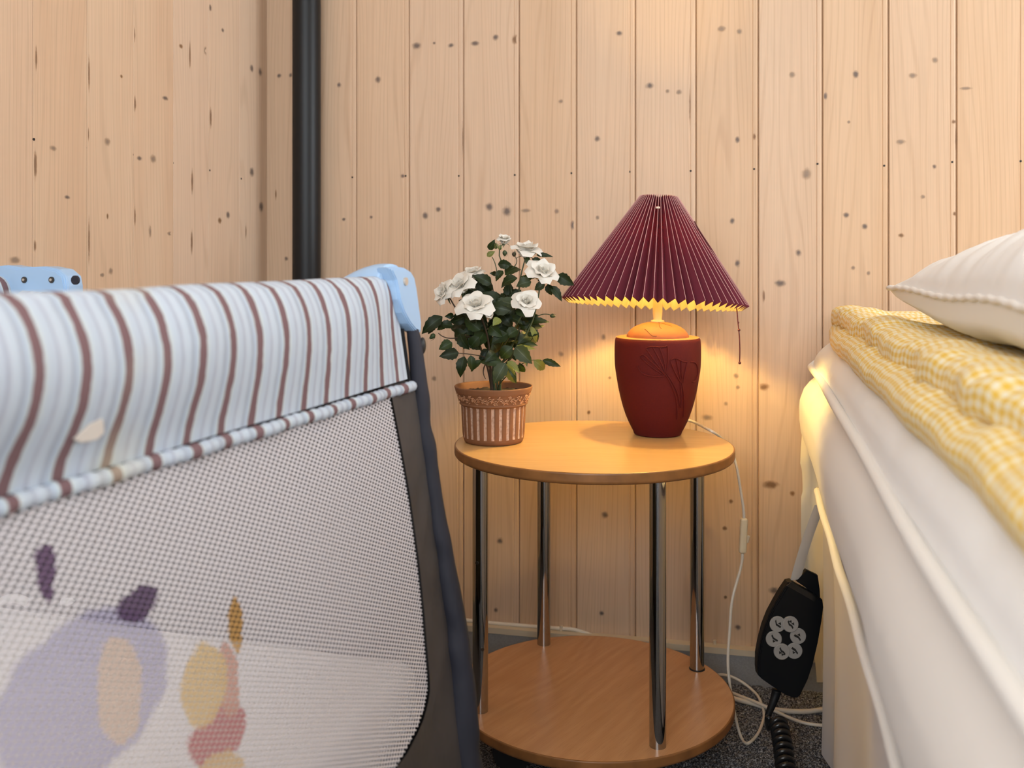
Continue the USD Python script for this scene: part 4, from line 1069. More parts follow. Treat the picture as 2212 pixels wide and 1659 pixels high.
# mesh window
edge_px = [(838, 832), (856, 925), (870, 1000), (885, 1090), (900, 1200), (911, 1300), (919, 1400), (924, 1460), (925, 1490), (918, 1530), (904, 1572), (882, 1615), (858, 1659)]
ez = np.array([cot_side(*q) for q in edge_px])
es, ezz = ez[:, 0], ez[:, 1]
poly_pts = [(s, z) for s, z in ez]
zbot = min(ezz) - 0.055
poly = Polygon(poly_pts + [(es[-1] + 0.05, zbot + 0.02), (es[-1] + 0.12, zbot), (0.98, zbot), (0.98, CZ - PADH - 0.018), (0.5, CZ - PADH - 0.008), (es[0], CZ - PADH - 0.004)]).buffer(0)
LA, LB = np.array([-0.0053, -0.0023]), np.array([0.0027, -0.0029])      # the two steps from hole to hole, along the side and up
from shapely.geometry import LineString
threads = []
minx, miny, maxx, maxy = poly.bounds
cen_, dia = np.array([(minx + maxx) / 2, (miny + maxy) / 2]), math.hypot(maxx - minx, maxy - miny)
for dv_, st_, hw_, sg in ((LA, LB, 0.00086, 1), (LB, LA, 0.00130, -1)):
    un = dv_ / np.linalg.norm(dv_); per = abs(st_ @ np.array([-un[1], un[0]]))
    for k in range(-int(dia / per / 2) - 2, int(dia / per / 2) + 3):
        o = cen_ + st_ * k
        o = o - un * ((o - cen_) @ un)
        ins = LineString([o - un * dia * 0.6, o + un * dia * 0.6]).intersection(poly)
        for g in getattr(ins, "geoms", [ins]):
            if g.is_empty or g.length < 0.002: continue
            a, b = np.array(g.coords[0]), np.array(g.coords[-1])
            n = max(2, int(g.length / 0.016) + 1)
            threads.append((a + (b - a) * np.linspace(0, 1, n)[:, None], sg, hw_))
tv, tf, tu, cnt = [], [], [], 0
NN_ = np.cross(np.array([*CT, 0]), np.array([*(-CKF * CLt), 1.0])); NN_ /= np.linalg.norm(NN_)
for pts_, sg, RW in threads:
    p = np.array([side_pt(s, z, 0.00035 * sg + 0.004 * (noise(np.array([s * 7, z * 7, 2.0])) - 0.5)) for s, z in pts_])
    tg = p[-1] - p[0]; tg /= np.linalg.norm(tg)
    wd = np.cross(tg, NN_); wd /= np.linalg.norm(wd)
    P_ = np.stack([p + wd * RW * math.cos(a) + NN_ * 0.00032 * math.sin(a) for a in np.linspace(0, 2 * np.pi, 5, endpoint=False)], 1)
    v, f = grid(P_, cv=True)
    tv.append(v); tf.append(f + cnt); cnt += len(v)
    tu.append(np.repeat(pts_, 5, axis=0))
BL = [  # soft patches of print on the net: (px, py, half width, half height, colour)
    (190, 1500, 175, 185, (0.48, 0.45, 0.62)), (255, 1490, 50, 118, (0.72, 0.55, 0.45)), (298, 1302, 46, 38, (0.10, 0.045, 0.13)), (100, 1238, 20, 70, (0.13, 0.055, 0.15)), (505, 1345, 15, 62, (0.55, 0.29, 0.05)), (470, 1590, 62, 66, (0.50, 0.14, 0.15)), (492, 1470, 22, 90, (0.62, 0.32, 0.25)), (440, 1480, 52, 92, (0.74, 0.52, 0.24)), (455, 1700, 80, 60, (0.72, 0.50, 0.26))]
nodes = {"tc": ("texture_coordinate", {}), "nz": ("noise_texture", {"scale": 45, "detail": 1}), "nw": ("vector_math", {"math_type": "multiply_add", "vector2": (0.012, 0.012, 0)}), "p": ("principled_bsdf", {"roughness": 0.75})}
links = [("tc.UV", "nz.vector"), ("nz.color", "nw.vector1"), ("tc.UV", "nw.vector3")]
prev = None
for i, (x, y, hw, hh, c_) in enumerate(BL):
    s0, z0 = cot_side(x, y); s1, _ = cot_side(x + hw, y); _, z1 = cot_side(x, y + hh)
    rs_, rz_ = abs(s1 - s0), abs(z1 - z0)
    nodes[f"m{i}"] = ("mapping", {"location": (-(s0 + 0.006) / rs_, -(z0 + 0.006) / rz_, 0), "scale": (1 / rs_, 1 / rz_, 0)})
    nodes[f"l{i}"] = ("vector_math", {"math_type": "length"}); nodes[f"k{i}"] = ("map_range", {"from_min": 1.04, "from_max": 0.96, "to_min": 0, "to_max": 0.92, "clamp": True}); nodes[f"c{i}"] = ("mix_color", {"b": c_, **({"a": (0.80, 0.755, 0.79)} if prev is None else {})})
    links += [("nw.vector", f"m{i}.vector"), (f"m{i}.vector", f"l{i}.vector1"), (f"l{i}.value", f"k{i}.value"), (f"k{i}.result", f"c{i}.fac")] + ([(prev, f"c{i}.a")] if prev else [])
    prev = f"c{i}.result"
mat("cot_net", nodes, links + [(prev, "p.base_color")])
put("mesh_net", (np.vstack(tv), np.vstack(tf)), "cot_net", tc_, smooth=True, uv=np.vstack(tu), kind="stuff", label="white net side with soft coloured print")

# dark bands beside and below the net
z_rows = np.r_[np.linspace(CZ - 0.045, CZ - PADH, 12), np.linspace(CZ - PADH - 0.004, 0.13, 90)]
edge_s = PchipInterpolator(ezz[::-1], es[::-1])


def net_edge(z):
    return float(edge_s(z)) if z >= ezz.min() else None


P = []
for z in z_rows:
    s_in = (net_edge(z) if z <= ezz.max() else es[0]) if z >= ezz.min() else es[-1] + 0.05
    row = []
    for w in np.linspace(0, 1, 9):
        s = s_in * (1 - w) + (-0.012 if z < CZ - PADH - 0.002 else -0.024) * w
        wr = 0.0035 * (noise(np.array([z * 34 + s * 30, s * 20, 7.0])) - 0.5) * math.sin(math.pi * w)
        row.append(side_pt(s, z, 0.002 + wr - (0.014 if z > CZ - PADH - 0.002 else 0)))
    P.append(row)
put("corner_band", grid(np.array(P)), "cot_brown", tc_, smooth=True, label="brownish fabric band beside the net")
low = []
for s in np.linspace(es[-1] + 0.046, 0.99, 80):
    zt_ = zbot + 0.004 if s > es[-1] + 0.12 else (min(ezz.min(), zbot + 0.06) if s < es[-1] else zbot + 0.004 + 0.051 * (es[-1] + 0.12 - s) / 0.12)
    low.append([side_pt(s, zt_ + (0.10 - zt_) * w, 0.0015) for w in np.linspace(0, 1, 8)])
put("skirt_band", grid(np.array(low)), "cot_navy", tc_, smooth=True)
# corner posts
axis_px = [(879, 640, 8), (886, 690, 10), (894, 728, 15), (907, 850, 19.5), (927, 1000, 18), (959, 1200, 21), (991, 1400, 25), (1005, 1600, 33), (1032, 1800, 34), (1050, 1960, 34)]
post = []
for x, y, hw in axis_px:
    s, z = cot_side(x, y); s0 = -0.012
    Y = side_pt(s0, z)[1] + 0.004
    post.append(np.r_[at(x, y, Y), hw / F * Y])
post = np.array(post)
post = np.vstack([post[:-1], [*(post[-2, :3] + (post[-1, :3] - post[-2, :3]) * (post[-2, 2] - 0.03) / (post[-2, 2] - post[-1, 2])), post[-1, 3]]])
pc = spline(post[:, :3], 130); prad = np.interp(np.linspace(0, 1, 130), np.r_[0, np.cumsum(np.linalg.norm(np.diff(post[:, :3], axis=0), axis=1))] / np.linalg.norm(np.diff(post[:, :3], axis=0), axis=1).sum(), post[:, 3])
v, f = tube(pc, prad, 28)
ctr = np.repeat(pc, 28, axis=0); body_v = v[: 130 * 28]; nn = body_v - ctr; rr_ = np.linalg.norm(nn, axis=1, keepdims=True)
wob = 0.0048 * (noise(np.c_[body_v[:, 2] * 42 + body_v[:, 0] * 25, body_v[:, 0] * 30, body_v[:, 1] * 30]) - 0.5) * np.clip((CZ - body_v[:, 2] - 0.05) / 0.12, 0, 1)
v[: 130 * 28] = body_v + nn / rr_ * wob[:, None]
put("corner_post", (v, f), "cot_navy", tc_, smooth=True, label="navy fabric wrapped corner post")
ft = post[-1, :3]
put("foot", xf(rbox((0.055, 0.055, 0.036), 0.010, 0.02), np.eye(3), (ft[0], ft[1], 0.018)), "rubber_black", tc_)
for (s, l, fl_) in ((0.0, -CW, 0), (CLN, -CW, 0), (CLN, 0.0, 0.09)):
    a_, b_ = cot(s, l, CZ - 0.03), cot(s, l + fl_, 0.03)
    put("corner_post", tube(np.array([a_ + (b_ - a_) * t for t in np.linspace(0, 1, 8)]), 0.018, 16), "cot_navy", tc_)
    put("foot", xf(rbox((0.05, 0.05, 0.034), 0.010, 0.02), np.eye(3), (b_[0], b_[1], 0.017)), "rubber_black", tc_)
# end panels, far side panel and base
P = [[cot(-0.004 + 0.0, -q - 0.0, z) + np.array([*CLt, 0]) * CKF * (CZ - z) * (1 - q / CW) for z in np.linspace(CZ - 0.06, 0.12, 8)] for q in np.linspace(0, CW, 16)]
put("end_panel", grid(np.array(P)), "cot_charcoal", tc_, smooth=True)
P = [[cot(CLN, -q, z) + np.array([*CLt, 0]) * CKF * (CZ - z) * (1 - q / CW) for z in np.linspace(CZ - 0.06, 0.12, 8)] for q in np.linspace(0, CW, 16)]
put("end_panel", grid(np.array(P)), "cot_charcoal", tc_, smooth=True)
P = [[cot(s, -CW + 0.002, z) for z in np.linspace(CZ - 0.06, 0.12, 8)] for s in np.linspace(0, CLN, 16)]
put("side_panel", grid(np.array(P)), "cot_charcoal", tc_, smooth=True)
zm = 0.396
vb, fb = rbox((CLN - 0.02, CW + 0.045, 0.02), 0.006, 0.1)
Rc = np.array([[CT[0], CLt[0], 0], [CT[1], CLt[1], 0], [0, 0, 1.0]])
cm = cot(CLN / 2, -CW / 2 + 0.022, 0)
put("base_board", xf((vb, fb), Rc, cm + [0, 0, zm - 0.092]), "cot_charcoal", tc_)
mt = thing("cot_mattress", "pale thin mattress with wrinkled sheet lying inside the travel cot", "mattress")
vm, fm = rbox((CLN - 0.03, CW + 0.035, 0.075), 0.022, 0.02)
vm = vm + np.c_[np.zeros((len(vm), 2)), (vm[:, 2] > 0) * 0.004 * (noise(np.c_[vm[:, 0] * 14, vm[:, 1] * 14, vm[:, 2] * 0]) - 0.5)]
put("mattress", xf((vm, fm), Rc, cm + [0, 0, zm - 0.0395]), "cot_sheet", mt, smooth=True)
wr = []
for (x0, x1, y_, h_) in ((135, 215, 1312, .010), (0, 60, 1306, .012)):
    p = [at(x, y_ + (x - x0) * .10, 1.225) for x in np.linspace(x0, x1, 8)]
    p = np.array(p); p[:, 2] = zm - 0.002 + h_ * np.sin(np.linspace(0.1, math.pi - 0.1, 8)) * 0.6
    put("sheet_wrinkle", tube(p, 0.006, 8), "cot_sheet", mt, smooth=True)


# blue moulded corner caps
def cap(px_list, corner_s, side, label):
    pass


cap_px = [(780, 600), (823, 587), (840, 578.5), (856, 576), (874, 578), (887, 586), (894, 598), (899, 623), (905, 668), (909, 697), (908, 721), (896, 715), (883, 699), (870.5, 676), (861, 647), (857, 622), (853, 606), (846, 602)]
face_px = cap_px[2:17]
fs_ = np.array([cot_side(x, y, 0.010) for x, y in face_px])
# denser, rounded outline
cl_ = Polygon(fs_).buffer(0.004, join_style=1).buffer(-0.004, join_style=1)
cv_, cf_ = extrude(cl_, 0.020, 0.005)
capv = np.array([cot(q[0], CKF * (CZ - q[1]) + 0.012 - 0.020 + q[2], q[1]) for q in cv_])
cp_ = put("corner_cap", (capv, cf_), "cot_blue", tc_, smooth=75, label="pale blue moulded corner cap with rivet")
ar = [(0.010, 0.0, 0.013), (0.002, -0.030, 0.012), (-0.004, -0.055, 0.004), (-0.006, -0.085, -0.008), (-0.006, -0.105, -0.016)]
put("cap_arm", xf(rbox((1, 1, 1), 0.001, 1.0), np.eye(3) * 1e-4, cot(0, 0, CZ)) if False else tube(spline([cot(s + 0.004, l, CZ + z - 0.020) for s, l, z in ar], 24), np.linspace(0.021, 0.014, 24), 16), "cot_blue", cp_, smooth=True)
rv_s, rv_z = cot_side(877, 608, 0.013)
c = trimesh.creation.cylinder(radius=0.0046, height=0.003, sections=20)
fr_m = np.stack([np.array([*CT, 0]), EZ, np.array([*CLt, 0])], 1)
put("rivet", xf((c.vertices, c.faces), fr_m, cot(rv_s, CKF * (CZ - rv_z) + 0.0125, rv_z)), "rivet_metal", cp_)
kn = trimesh.creation.icosphere(2, 1.0)
put("post_stud", xf((kn.vertices, kn.faces), np.diag([0.0042, 0.006, 0.010]), at(912.5, 747, 1.097)), "rubber_black", tc_, smooth=True, label="black stud on the post below the blue cap")
# far corner: its arm along the end rail is seen from inside
Ae = np.array([*(-CLt), 0]); Be = np.array([*CT, 0])
ol = [(-0.02, -0.075), (-0.02, 0.004), (0.0, 0.0125), (0.03, 0.0145), (0.055, 0.0115), (0.090, 0.0130), (0.112, 0.0095), (0.124, 0.001), (0.127, -0.012), (0.127, -0.06), (0.06, -0.075)]
pol = Polygon(ol).buffer(0.004, join_style=1).buffer(-0.004, join_style=1)
cv_, cf_ = extrude(pol, 0.034, 0.006)
o_far = cot(0.022, -CW, CZ - 0.002)
farcap = put("corner_cap", xf((cv_, cf_), np.stack([-Ae, EZ, Be], 1), o_far - Be * 0.034), "cot_blue", tc_, smooth=50, label="pale blue cap at the far corner, screw holes showing")
Yf = o_far[1]
for x, y, r_, look in ((52, 604.5, 0.0040, "screw_dark"), (111, 604.5, 0.0040, "screw_dark"), (162, 605, 0.0058, "cot_navy")):
    # on the inner face of the arm
    ux, v = (x - CX) / F, (y - CY) / F
    fpt = o_far + Be * 0.0005
    Y = (fpt[:2] @ CT) / (np.array([ux, 1.0]) @ CT)
    p = at(x, y, Y)
    c = trimesh.creation.cylinder(radius=r_, height=0.003, sections=20)
    sc_ = put("screw", xf((c.vertices, c.faces), np.stack([-Ae, EZ, Be], 1), p - Be * 0.0008), look, farcap)
    if look == "screw_dark":
        put("screw_head", lathe([(0.0, 0), (0.0014, 0), (0.0016, 0.0012), (0.0, 0.0014)], 12) if False else xf(lathe([(0.0, 0), (0.0016, 0.0), (0.0016, 0.0012), (0.0, 0.0014)], 12), np.stack([-Ae, EZ, Be], 1), p + Be * 0.0008), "rivet_metal", sc_)

# ------------------------------------------------------------------ bed
BD = np.array([-0.244, -0.970]) / math.hypot(0.244, 0.970)     # from the head towards the lens
BR = np.array([0.970, -0.244]) / math.hypot(0.244, 0.970)      # into the bed
BO = np.array([0.571, 1.800])
ZPIPE, ZLOW = 0.640, 0.445


def bedp(s, l, z):
    p = BO + s * BD + l * BR
    return np.array([p[0], p[1], z])


RB_ = np.array([[BD[0], BR[0], 0], [BD[1], BR[1], 0], [0, 0, 1.0]])
BLEN, BWID, S0 = 2.0, 0.90, -0.030
bed = thing("bed", "bed on dark base with white valance cloth hanging to floor", "bed")
put("bed_base", xf(rbox((BLEN - 0.30, BWID - 0.12, 0.26), 0.01, 0.2), RB_, bedp(S0 + BLEN / 2 + 0.05, BWID / 2, ZLOW - 0.132)), "bed_base_dark", bed)
for s in (0.35, 1.75):
    for l in (0.12, 0.78):
        put("leg", xf(rbox((0.05, 0.05, ZLOW - 0.25), 0.004, 0.1), RB_, bedp(s, l, (ZLOW - 0.25) / 2)), "bed_base_dark", bed)
# valance with soft folds
P = []
sv = np.linspace(0.205, BLEN - 0.1, 240)
for s in sv:
    row = []
    for w in np.linspace(0, 1, 26):
        z = ZLOW + 0.010 + (0.012 - ZLOW) * w
        fold = 0.010 * math.sin(s * 21 + 1.2 * math.sin(s * 5)) * w ** 0.7 + 0.006 * (noise(np.array([s * 12, w * 2, 3.0])) - 0.5)
        out = 0.002 - 0.004 * math.sin(math.pi * w) - 0.004 * w - fold
        row.append(bedp(s + 0.035 * w * max(0.0, 1 - (s - 0.205) / 0.3), -out + 0.006, z))
    P.append(row)
put("valance", grid(np.array(P)), "valance_cloth", bed, smooth=True)
hem = np.array([bedp(s, -0.004 - 0.0008 * math.sin(s * 23), ZLOW + 0.002 + 0.0015 * math.sin(s * 9)) for s in np.linspace(0.20, BLEN - 0.1, 120)])
put("valance_band", tube(hem, 0.0060, 10), "mattress_piping", bed, smooth=True, label="rolled white upper band of the valance")
# corner cloth hanging at the head end, beside the wall
fl_px = [(1738, 885), (1731, 960), (1729, 1005), (1733, 1015), (1735, 1060), (1731, 1075), (1731, 1150), (1734, 1220), (1742, 1300), (1757, 1360), (1759, 1400), (1765, 1470), (1790, 1474), (1790, 885)]
P = []
for y in np.linspace(880, 1474, 50):
    xs = np.interp(y, [q[1] for q in fl_px[:12]], [q[0] for q in fl_px[:12]])
    row = []
    for w in np.linspace(0, 1, 8):
        x = xs + (1800 - xs) * w
        row.append(at(x, y, 1.775 + 0.010 * math.sin(w * 7 + y * 0.01) - 0.06 * w))
    P.append(row)
P = np.array(P)
va, fa = grid(P); vb_, fb_ = grid(P + [0, 0.002, 0], flip=True)
put("corner_flap", [(va, fa), (vb_, fb_)], "flap_cloth", bed, smooth=True, label="loose cloth corner hanging next to the pine wall")

mat_ = thing("bed_mattress", "thick cream mattress with soft piping along its upper edge", "mattress")
vm, fm = rbox((BLEN, BWID, ZPIPE - ZLOW), 0.060, 0.025)
hz = (ZPIPE - ZLOW) / 2
zn_ = np.clip(vm[:, 2] / hz, -1, 1)
bul = np.cos(np.clip((zn_ - 0.15) / 1.15, -1, 1) * math.pi / 2) - 1.1 * np.clip(-(zn_ + 0.25) / 0.75, 0, 1) ** 1.6
vm[:, 1] += np.where(vm[:, 1] < 0, -0.024, 0.024) * bul + 0.006 * (noise(np.c_[vm[:, 0] * 7, vm[:, 1] * 3, vm[:, 2] * 8]) - 0.5)
put("mattress", xf((vm, fm), RB_, bedp(S0 + BLEN / 2, BWID / 2, (ZPIPE + ZLOW) / 2)), "mattress_cream", mat_, smooth=True)
pip = []
for s in np.r_[np.linspace(S0 + 0.02, 1.9, 120)]:
    pip.append(bedp(s, -0.001 + 0.0015 * math.sin(s * 9), ZPIPE + 0.003 * math.sin(s * 6.0 - 1.3)))
hd = [bedp(S0 - 0.004 + 0.02 * math.cos(a), 0.018 - 0.02 * math.sin(a), ZPIPE + 0.004) for a in np.linspace(math.pi, math.pi / 2, 5)]
hd = [bedp(S0 - 0.004, l, ZPIPE + 0.004) for l in np.linspace(0.6, 0.03, 10)]
put("piping", tube(np.array(hd + [bedp(S0 + 0.006, 0.008, ZPIPE + 0.003)] + pip), 0.0068, 10), "mattress_piping", mat_, smooth=True)

tp_ = thing("mattress_topper", "white quilted topper lying on the mattress under the yellow duvet", "mattress topper")
sg_, lg_ = np.linspace(0.0, BLEN - 0.02, 190), np.unique(np.r_[np.linspace(0, 0.07, 22), np.linspace(0.07, BWID - 0.07, 40), np.linspace(BWID - 0.07, BWID - 0.01, 10)])
edge_ = lambda d, r: np.sqrt(np.clip(1 - (1 - np.clip(d / r, 0, 1)) ** 2, 0, 1))
SG, LG = np.meshgrid(sg_, lg_, indexing="ij")
hh_ = 0.052 * edge_(LG, 0.055) * edge_(BWID - 0.01 - LG, 0.05) * edge_(SG, 0.05) * edge_(BLEN - 0.02 - SG, 0.05)
hh_ = hh_ * (0.90 + 0.2 * fbm(np.stack([SG * 12, LG * 14, SG * 0], -1), 3))
tb_ = BO + (S0 + 0.006 + SG)[..., None] * BD + (0.003 + LG)[..., None] * BR
put("topper", [grid(np.concatenate([tb_, (ZPIPE + 0.0025 + hh_)[..., None]], -1), flip=False), grid(np.concatenate([tb_, (ZPIPE + 0.0025 + 0 * hh_)[..., None]], -1), flip=True)], "topper_white", tp_, smooth=True)
zt0 = ZPIPE + 0.054

dv = thing("duvet", "yellow gingham duvet folded along the bed under the pillow", "duvet")


def fold(name, prof, s0, s1, lead, amp, seed, look, zb):
    """A duvet layer: its rounded edge profile (l, z) carried from the head end towards the lens. lead(s) shifts the edge sideways."""
    prof = np.asarray(prof, float)
    d_ = np.r_[0, np.cumsum(np.linalg.norm(np.diff(prof, axis=0), axis=1))]
    t_ = np.unique(np.concatenate([np.linspace(a_, b_, max(5, int((b_ - a_) / 0.022) + 2)) for a_, b_ in zip(d_[:-1], d_[1:])]))
    pr = np.stack([PchipInterpolator(d_, prof[:, 0])(t_), PchipInterpolator(d_, prof[:, 1])(t_)], 1)
    sv_ = np.unique(np.r_[s0 + 0.03 * (1 - np.cos(np.linspace(0, math.pi / 2, 14))), np.linspace(s0 + 0.03, s1, 300)])
    P = np.zeros((len(sv_), len(pr), 3)); uv = np.zeros((len(sv_), len(pr), 2))
    for i, s in enumerate(sv_):
        e = math.sqrt(max(0.0, 1 - (1 - min(1, (s - s0) / 0.028)) ** 2))
        q = np.stack([np.full(len(pr), s * 11), pr[:, 0] * 11, pr[:, 1] * 11 + seed], 1)
        n1_ = fbm(q, 3) - 0.5
        n2_ = noise(np.stack([np.full(len(pr), s * 16), pr[:, 0] * 14, pr[:, 1] * 30 + seed], 1)) - 0.5
        l = pr[:, 0] + (0.012 * (1 - e) + lead(s) + amp * 0.7 * n1_ + 0.3 * amp * n2_) * (1 - np.clip((pr[:, 0] - 0.1) / 0.3, 0, 1))
        n3_ = noise(np.stack([np.full(len(pr), s * 52), pr[:, 0] * 20, pr[:, 1] * 0 + seed], 1)) - 0.5
        z = zb + (pr[:, 1] - zb) * e + (amp * n1_ + 0.0045 * n3_) * np.clip((pr[:, 1] - zb) / 0.02, 0, 1) * e
        P[i, :, :2] = BO + s * BD + l[:, None] * BR; P[i, :, 2] = z
        uv[i, :, 0] = s; uv[i, :, 1] = t_
    put(name, grid(P, flip=False), look, dv, smooth=True, uv=uv.reshape(-1, 2))


zd = zt0 - 0.010
fold("lower_fold", [(0.80, zd), (0.09, zd), (0.05, zd - 0.001), (0.032, zd), (0.018, zd + 0.009), (0.015, zd + 0.023), (0.026, zd + 0.038), (0.05, zd + 0.045), (0.12, zd + 0.046), (0.80, zd + 0.046)], 0.002, 1.92, lambda s: 0.014 * math.exp(-s / 0.15) + 0.002 * math.sin(s * 17), 0.010, 3.0, "duvet_gingham", zd)
fold("upper_fold", [(0.80, zd + 0.040), (0.12, zd + 0.030), (0.075, zd + 0.028), (0.052, zd + 0.034), (0.039, zd + 0.046), (0.040, zd + 0.060), (0.054, zd + 0.071), (0.075, zd + 0.073), (0.12, zd + 0.064), (0.80, zd + 0.060)], 0.004, 1.90,
     lambda s: -0.010 * math.exp(-s / 0.15) + 0.010 * (noise(np.array([s * 8.0, 0.3, 0.7])) - 0.5) * 2 * min(1, s / 0.3) + 0.004 * math.sin(s * 31) * min(1, s / 0.3), 0.020, 9.0, "duvet_gingham", zd)

# pillow
pl = thing("pillow", "plump white pillow lying on the yellow duvet", "pillow")
PS0, PL_, PW_ = 0.44, 0.92, 0.60
zseam = 0.799
a1 = np.linspace(-1, 1, 120)
U, V = np.meshgrid(a1, a1, indexing="ij")


def pil(sign):
    e = (1 - np.abs(U) ** 2.4).clip(0) ** 0.55 * (1 - np.abs(V) ** 2.4).clip(0) ** 0.55
    pin = 1 - 0.07 * (1 - np.abs(U) ** 2) * np.abs(V) ** 4
    pin2 = 1 - 0.07 * (1 - np.abs(V) ** 2) * np.abs(U) ** 4
    cr = 0.016 * (fbm(np.stack([U * 11 + V * 4, V * 1.6 - U * 0.8, U * 0 + sign * 3], -1), 3) - 0.5) * np.minimum(1, e * 2.5)
    eb = (1 - np.abs(U) ** 3).clip(0) ** 0.34 * (1 - np.abs(V) ** 5).clip(0) ** 0.34
    hgt = 0.100 * e + cr if sign > 0 else 0.056 * eb + 0.3 * cr
    s = PS0 + PL_ / 2 + U * PL_ / 2 * pin2; l = 0.078 + PW_ / 2 + V * PW_ / 2 * pin
    zz_ = zseam + 0.0025 * np.sin(U * 7 + 1) + sign * hgt
    P = np.zeros(U.shape + (3,))
    p = BO + s[..., None] * BD + l[..., None] * BR
    P[..., 0], P[..., 1], P[..., 2] = p[..., 0], p[..., 1], zz_
    return P


put("pillow_cover", [grid(pil(1)), grid(pil(-1), flip=True)], "pillow_white", pl, smooth=True)
Pt = pil(1)
seam = np.vstack([Pt[:, 0], Pt[-1, 1:], Pt[::-1, -1][1:], Pt[0, ::-1][1:-1]])
put("seam_piping", tube(seam + np.c_[np.zeros((len(seam), 2)), 0.0008 * np.sin(np.arange(len(seam)) * 1.1)], 0.0036, 8, closed=True), "mattress_piping", pl, smooth=True)

# ------------------------------------------------------------------ hand control
hcn = thing("hand_control", "black bed hand control with six pale buttons hanging by a strap", "remote control")


def zr(x, y): return 1600 + x / 5.53, 1220 + y / 5.53


RY = 1.628
body_px = [(545, 190), (600, 180), (680, 235), (860, 330), (955, 395), (965, 480), (945, 640), (900, 900), (840, 1160), (780, 1340), (712, 1480), (690, 1530), (650, 1558), (600, 1555), (540, 1535), (480, 1500), (340, 1410), (240, 1340), (190, 1290), (182, 1220), (185, 1060), (215, 900), (262, 720), (320, 570), (400, 420), (470, 300)]
q = np.array([at(*zr(*p), RY) for p in body_px])
poly = Polygon(q[:, [0, 2]]).buffer(0.003, join_style=1).buffer(-0.003, join_style=1)
cv_, cf_ = extrude(poly, 0.028, 0.006)
bodyv = np.c_[cv_[:, 0], RY + 0.014 - cv_[:, 2], cv_[:, 1]]
cb = put("control_body", (bodyv, cf_), "plastic_black", hcn, smooth=50)
yf = RY - 0.014
hk = [(660, 190), (780, 55), (915, 120), (940, 300), (945, 420), (860, 330)]
q = np.array([at(*zr(*p), RY + 0.004) for p in hk])
cv_, cf_ = extrude(Polygon(q[:, [0, 2]]).buffer(0), 0.012, 0.002)
put("hook", (np.c_[cv_[:, 0], RY + 0.012 - cv_[:, 2], cv_[:, 1]], cf_), "plastic_black", hcn, smooth=50)
st = [(600, 205), (660, 235), (850, 345), (905, 385), (880, 440), (720, 345), (545, 250)]
q = np.array([at(*zr(*p), yf) for p in st])
cv_, cf_ = extrude(Polygon(q[:, [0, 2]]).buffer(0), 0.003, 0.0006)
put("end_clip", (np.c_[cv_[:, 0], yf + 0.001 - cv_[:, 2], cv_[:, 1]], cf_), "plastic_black_gloss", cb, smooth=40)
BT = [(440, 708, 20, 0, 1), (684, 850, 12, 2, 1), (395, 885, 10, 1, -1), (640, 1026, 10, 3, -1), (590, 706, 15, 4, 1), (488, 1032, 15, 5, -1)]
tl = math.radians(21)
for i, (x, y, dz_, sym, up) in enumerate(BT):
    c_ = at(*zr(x, y), yf)
    lift = 0.0020 if i < 4 else 0.0034
    r_ = 95 / 5.53 / F * RY
    b_ = xf(lathe([(0.0, -0.002), (r_, -0.002), (r_, lift - 0.0010), (r_ - 0.0006, lift - 0.0003), (r_ - 0.0018, lift), (r_ - 0.0030, lift - 0.0004), (0.0, lift - 0.0006)], 36), np.stack([[1, 0, 0], [0, 0, 1], [0, -1, 0]], 1), c_)
    bp = put("button", b_, "button_grey", hcn, smooth=35)
    sy = []
    ex, ey = np.array([math.cos(-0.55), 0, math.sin(-0.55)]), np.array([-math.sin(-0.55), 0, math.cos(-0.55)])

    def pl2(pts, ex=ex, ey=ey, c_=c_, lift=lift):
        v, f = extrude(Polygon(pts), 0.0005)
        return np.array([c_ + ex * p[0] + ey * p[1] + np.array([0, -(lift - 0.0006) - p[2], 0]) for p in v * [r_, r_, 1]]), f
    tri = lambda ox, oy, sg: pl2([(ox - .22, oy), (ox + .22, oy), (ox, oy + .30 * sg)][:: sg])
    bar = lambda x0, y0, x1, y1, h=.11: pl2([(x0, y0 - h), (x1, y1 - h), (x1, y1 + h), (x0, y0 + h)])
    if sym in (0,): sy = [bar(-.5, .30, -.15, -.10), bar(-.15, -.10, .5, -.12), tri(.18, .12, 1)]
    elif sym == 1: sy = [bar(-.5, .30, -.15, .06), bar(-.15, .06, .5, .05), tri(.1, -.12, -1)]
    elif sym == 2: sy = [bar(-.5, -.10, .05, -.08), bar(.05, -.08, .5, -.28), bar(-.5, -.22, .05, -.20, .03), tri(0, .10, 1)]
    elif sym == 3: sy = [bar(-.5, .14, .05, .12), bar(.05, .12, .5, -.08), bar(-.5, .26, .05, .24, .03), tri(0, -.10, -1)]
    elif sym == 4: sy = [bar(-.5, .22, -.15, -.08), bar(-.15, -.08, .2, -.08), bar(.2, -.08, .5, -.24), tri(-.2, .22, 1), tri(.22, .14, 1)]
    else: sy = [bar(-.5, .30, -.15, .06), bar(-.15, .06, .2, .06), bar(.2, .06, .5, -.10), tri(-.15, -.10, -1), tri(.22, -.14, -1)]
    put("symbol", sy, "rubber_black", bp, smooth=False)
sp_ = []
for w in np.linspace(0, 1, 14):
    a_ = at(1772 + (1719 - 1772) * w - 3 * math.sin(math.pi * w), 1090 + (1252 - 1090) * w, 1.60 + 0.03 * w)
    sp_.append([a_ + np.array([-0.009, 0, -0.0012]), a_ + np.array([0, -0.0012, 0]), a_ + np.array([0.009, 0.001, 0.0012])])
sp_ = np.array(sp_)
va, fa = grid(sp_); vb_, fb_ = grid(sp_ + [0, 0.0018, 0], flip=True)
put("strap", [(va, fa), (vb_, fb_)], "strap_grey", hcn, smooth=40, label="grey cloth strap holding the hand control")
